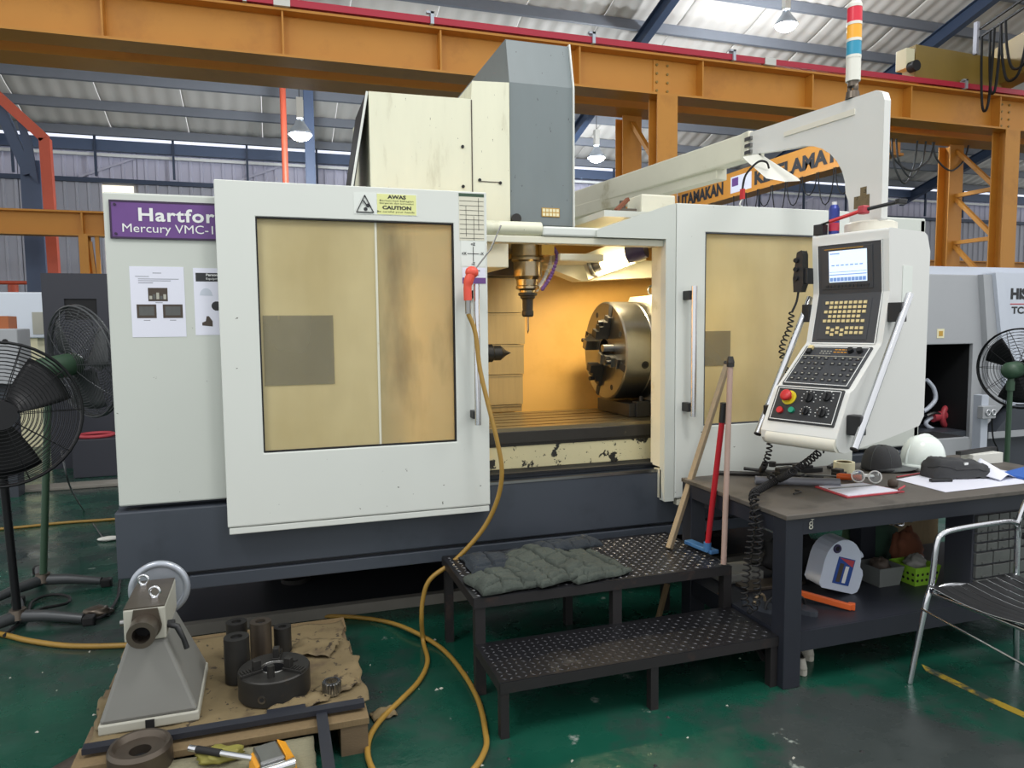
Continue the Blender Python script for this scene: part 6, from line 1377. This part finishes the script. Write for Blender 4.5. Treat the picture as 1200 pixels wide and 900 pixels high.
for k, (pp, m) in enumerate((([(1086, 445), (1094, 455), (1096, 468), (1088, 478), (1082, 482)], 'lathe_light'), ([(1085, 487), (1095, 484), (1104, 487)], 'steel'), ([(1104, 487), (1090, 490), (1085, 497), (1095, 504), (1106, 507), (1096, 512)], 'lathe_light'))):
    P(MB().tube(smooth_path([at(*q_, Y=5.75+.03*k) for q_ in pp], 6), .022, 8), 'flexible_hose', m, LT)
c = at(1110, 488, Y=5.8); P(MB().torus(c, (.3, -1, 0), .10, .03, 24, 8).cyl(c-Vector((.2, 0, 0)), c+Vector((.0, 0, .02)), .05, n=12), 'hand_valve', 'red_cover', LT)
c = at(1138, 422, Y=6.0); P(MB().cyl(c, c+Vector((0, .05, 0)), .13, n=28), 'disc', 'cast_grey', LT); c = at(1133, 480, Y=5.9); P(MB().torus(c, (1, -.3, 0), .17, .025, 28, 8), 'yellow_pulley', 'gold_brass', LT)
P(MB().cyl(at(1122, 443, Y=5.9), at(1140, 443, Y=5.9), .018, n=8), 'spindle_rod', 'label_white', LT); P(MB().tube([at(1111, 453, Y=5.85), at(1120, 470, Y=5.85), at(1133, 487, Y=5.85)], .012, 6), 'cable', 'leather', LT)
# chip bin and post in front of the lathe
c = at(1105, 528, Y=5.0); q = at(1136, 512, Y=5.0); cbn = thing('chip_bin', 'grey metal bin standing under the open lathe bay', 'bin', ((c.x+q.x)/2, 5.1, 0)); P(MB().box((c.x-.3, 5.0, 0.0), (q.x, 5.4, q.z)), 'bin', 'lathe_grey', cbn, bevel=.006); P(MB().box((c.x-.27, 5.03, q.z), (q.x-.03, 5.37, q.z+.004)), 'contents', 'cavity', cbn)
a = at(1155, 463, Y=5.2); pst = thing('switch_post', 'pale steel post with a switch box before the grey lathe', 'post', (a.x, 5.2, 0))
P(MB().box((a.x-.045, 5.2, 0), (a.x+.045, 5.29, a.z)), 'post', 'lathe_light', pst, bevel=.003); P(MB().box((a.x-.10, 5.14, a.z-.22), (a.x+.07, 5.20, a.z-.10)), 'switch_box', 'lathe_grey', pst, bevel=.006)
for k in range(2): P(MB().torus((a.x-.04+.07*k, 5.135, a.z-.16), (0, 1, 0), .025, .007, 16, 6), 'switch_ring', 'chrome', pst)
P(MB().tube(smooth_path([(a.x+.04, 5.16, a.z-.2), (a.x+.12, 5.2, a.z-.42), (a.x+.26, 5.25, a.z-.6), (a.x+.3, 5.3, a.z-1.0)], 6), .008, 6), 'cable', 'black_rubber', pst)

# ------------------------------------------------------------------ small tools on the bench, litter on the floor
def bench_item(name, lab, cat, px_, py_, rz, fn, m):
    c = at(px_, py_, Z=zt_); M = Matrix.Translation((c.x, c.y, zt_)) @ Matrix.Rotation(rz, 4, 'Z'); t_ = thing(name, lab, cat, c)
    for nm, f_, mm in fn: P(f_(MB(M)), nm, mm or m, t_, bevel=.002)
bench_item('pliers', 'black handled pliers beside the masking tape', 'pliers', 975, 548, .5, (('handle', lambda b: b.tube([(0, .004, .01), (.05, .018, .01), (.11, .014, .01)], .006, 8), None), ('handle', lambda b: b.tube([(0, -.004, .01), (.05, -.018, .01), (.11, -.014, .01)], .006, 8), None), ('jaws', lambda b: b.box((-.05, -.012, .003), (0, .012, .017)), 'dark_steel')), 'black_plastic')
bench_item('socket_wrench', 'dark ratchet wrench lying at the back left of the bench', 'wrench', 905, 547, -.2, (('shank', lambda b: b.cyl((0, 0, .012), (.16, 0, .012), .008, n=10), None), ('head', lambda b: b.cyl((0, 0, .001), (0, 0, .03), .02, n=16), None)), 'dark_steel')
bench_item('hex_key', 'black bent hex key in front of the grey tube', 'key', 930, 580, .4, (('key', lambda b: b.tube([(0, 0, .005), (.07, 0, .005), (.08, .01, .005), (.08, .035, .005)], .0045, 6), None),), 'black_plastic')
bench_item('steel_clamp', 'stepped black clamp behind the coiled cord', 'clamp', 940, 553, .1, (('bar', lambda b: b.box((-.06, -.015, 0), (.06, .015, .02)), None), ('step', lambda b: b.box((-.06, -.015, .02), (-.02, .015, .045)), None), ('bolt', lambda b: b.cyl((.02, 0, .02), (.02, 0, .07), .007, n=8), 'bare_iron')), 'dark_steel')
bench_item('white_pen', 'white and blue pen lying behind the orange screwdriver', 'pen', 1000, 556, .35, (('barrel', lambda b: b.cyl((-.07, 0, .005), (.05, 0, .005), .0045, n=8), 'label_white'), ('cap', lambda b: b.cyl((.05, 0, .005), (.075, 0, .005), .005, n=8), 'jerry_blue')), 'label_white')
rd = random.Random(5)
mb = MB()
for k in range(230):
    x = rd.uniform(-2.6, 2.9); y = rd.uniform(2.0, 6.5)
    if -.75 < x < .36 and 2.05 < y < 3.75 or x > -.75 and y > 3.6: continue
    s_ = rd.uniform(.004, .012); M = Matrix.Translation((x, y, .0005)) @ Matrix.Rotation(rd.uniform(0, 6), 4, 'Z'); mb.M = M; mb.cur = 0 if rd.random() < .5 else 1
    mb.add([(-s_, -s_*.5, 0), (s_*.9, -s_*.3, 0), (s_*.5, s_*.6, 0), (-s_*.4, s_*.4, 0), (0, 0, s_*.7)], [(0, 1, 4), (1, 2, 4), (2, 3, 4), (3, 0, 4)])
mb.M = None
o = mb.build('floor_litter', ['cast_light', 'black_plastic'], kind='stuff'); o['label'] = 'tiny metal chips and paper crumbs strewn on the green floor'; o['category'] = 'litter'
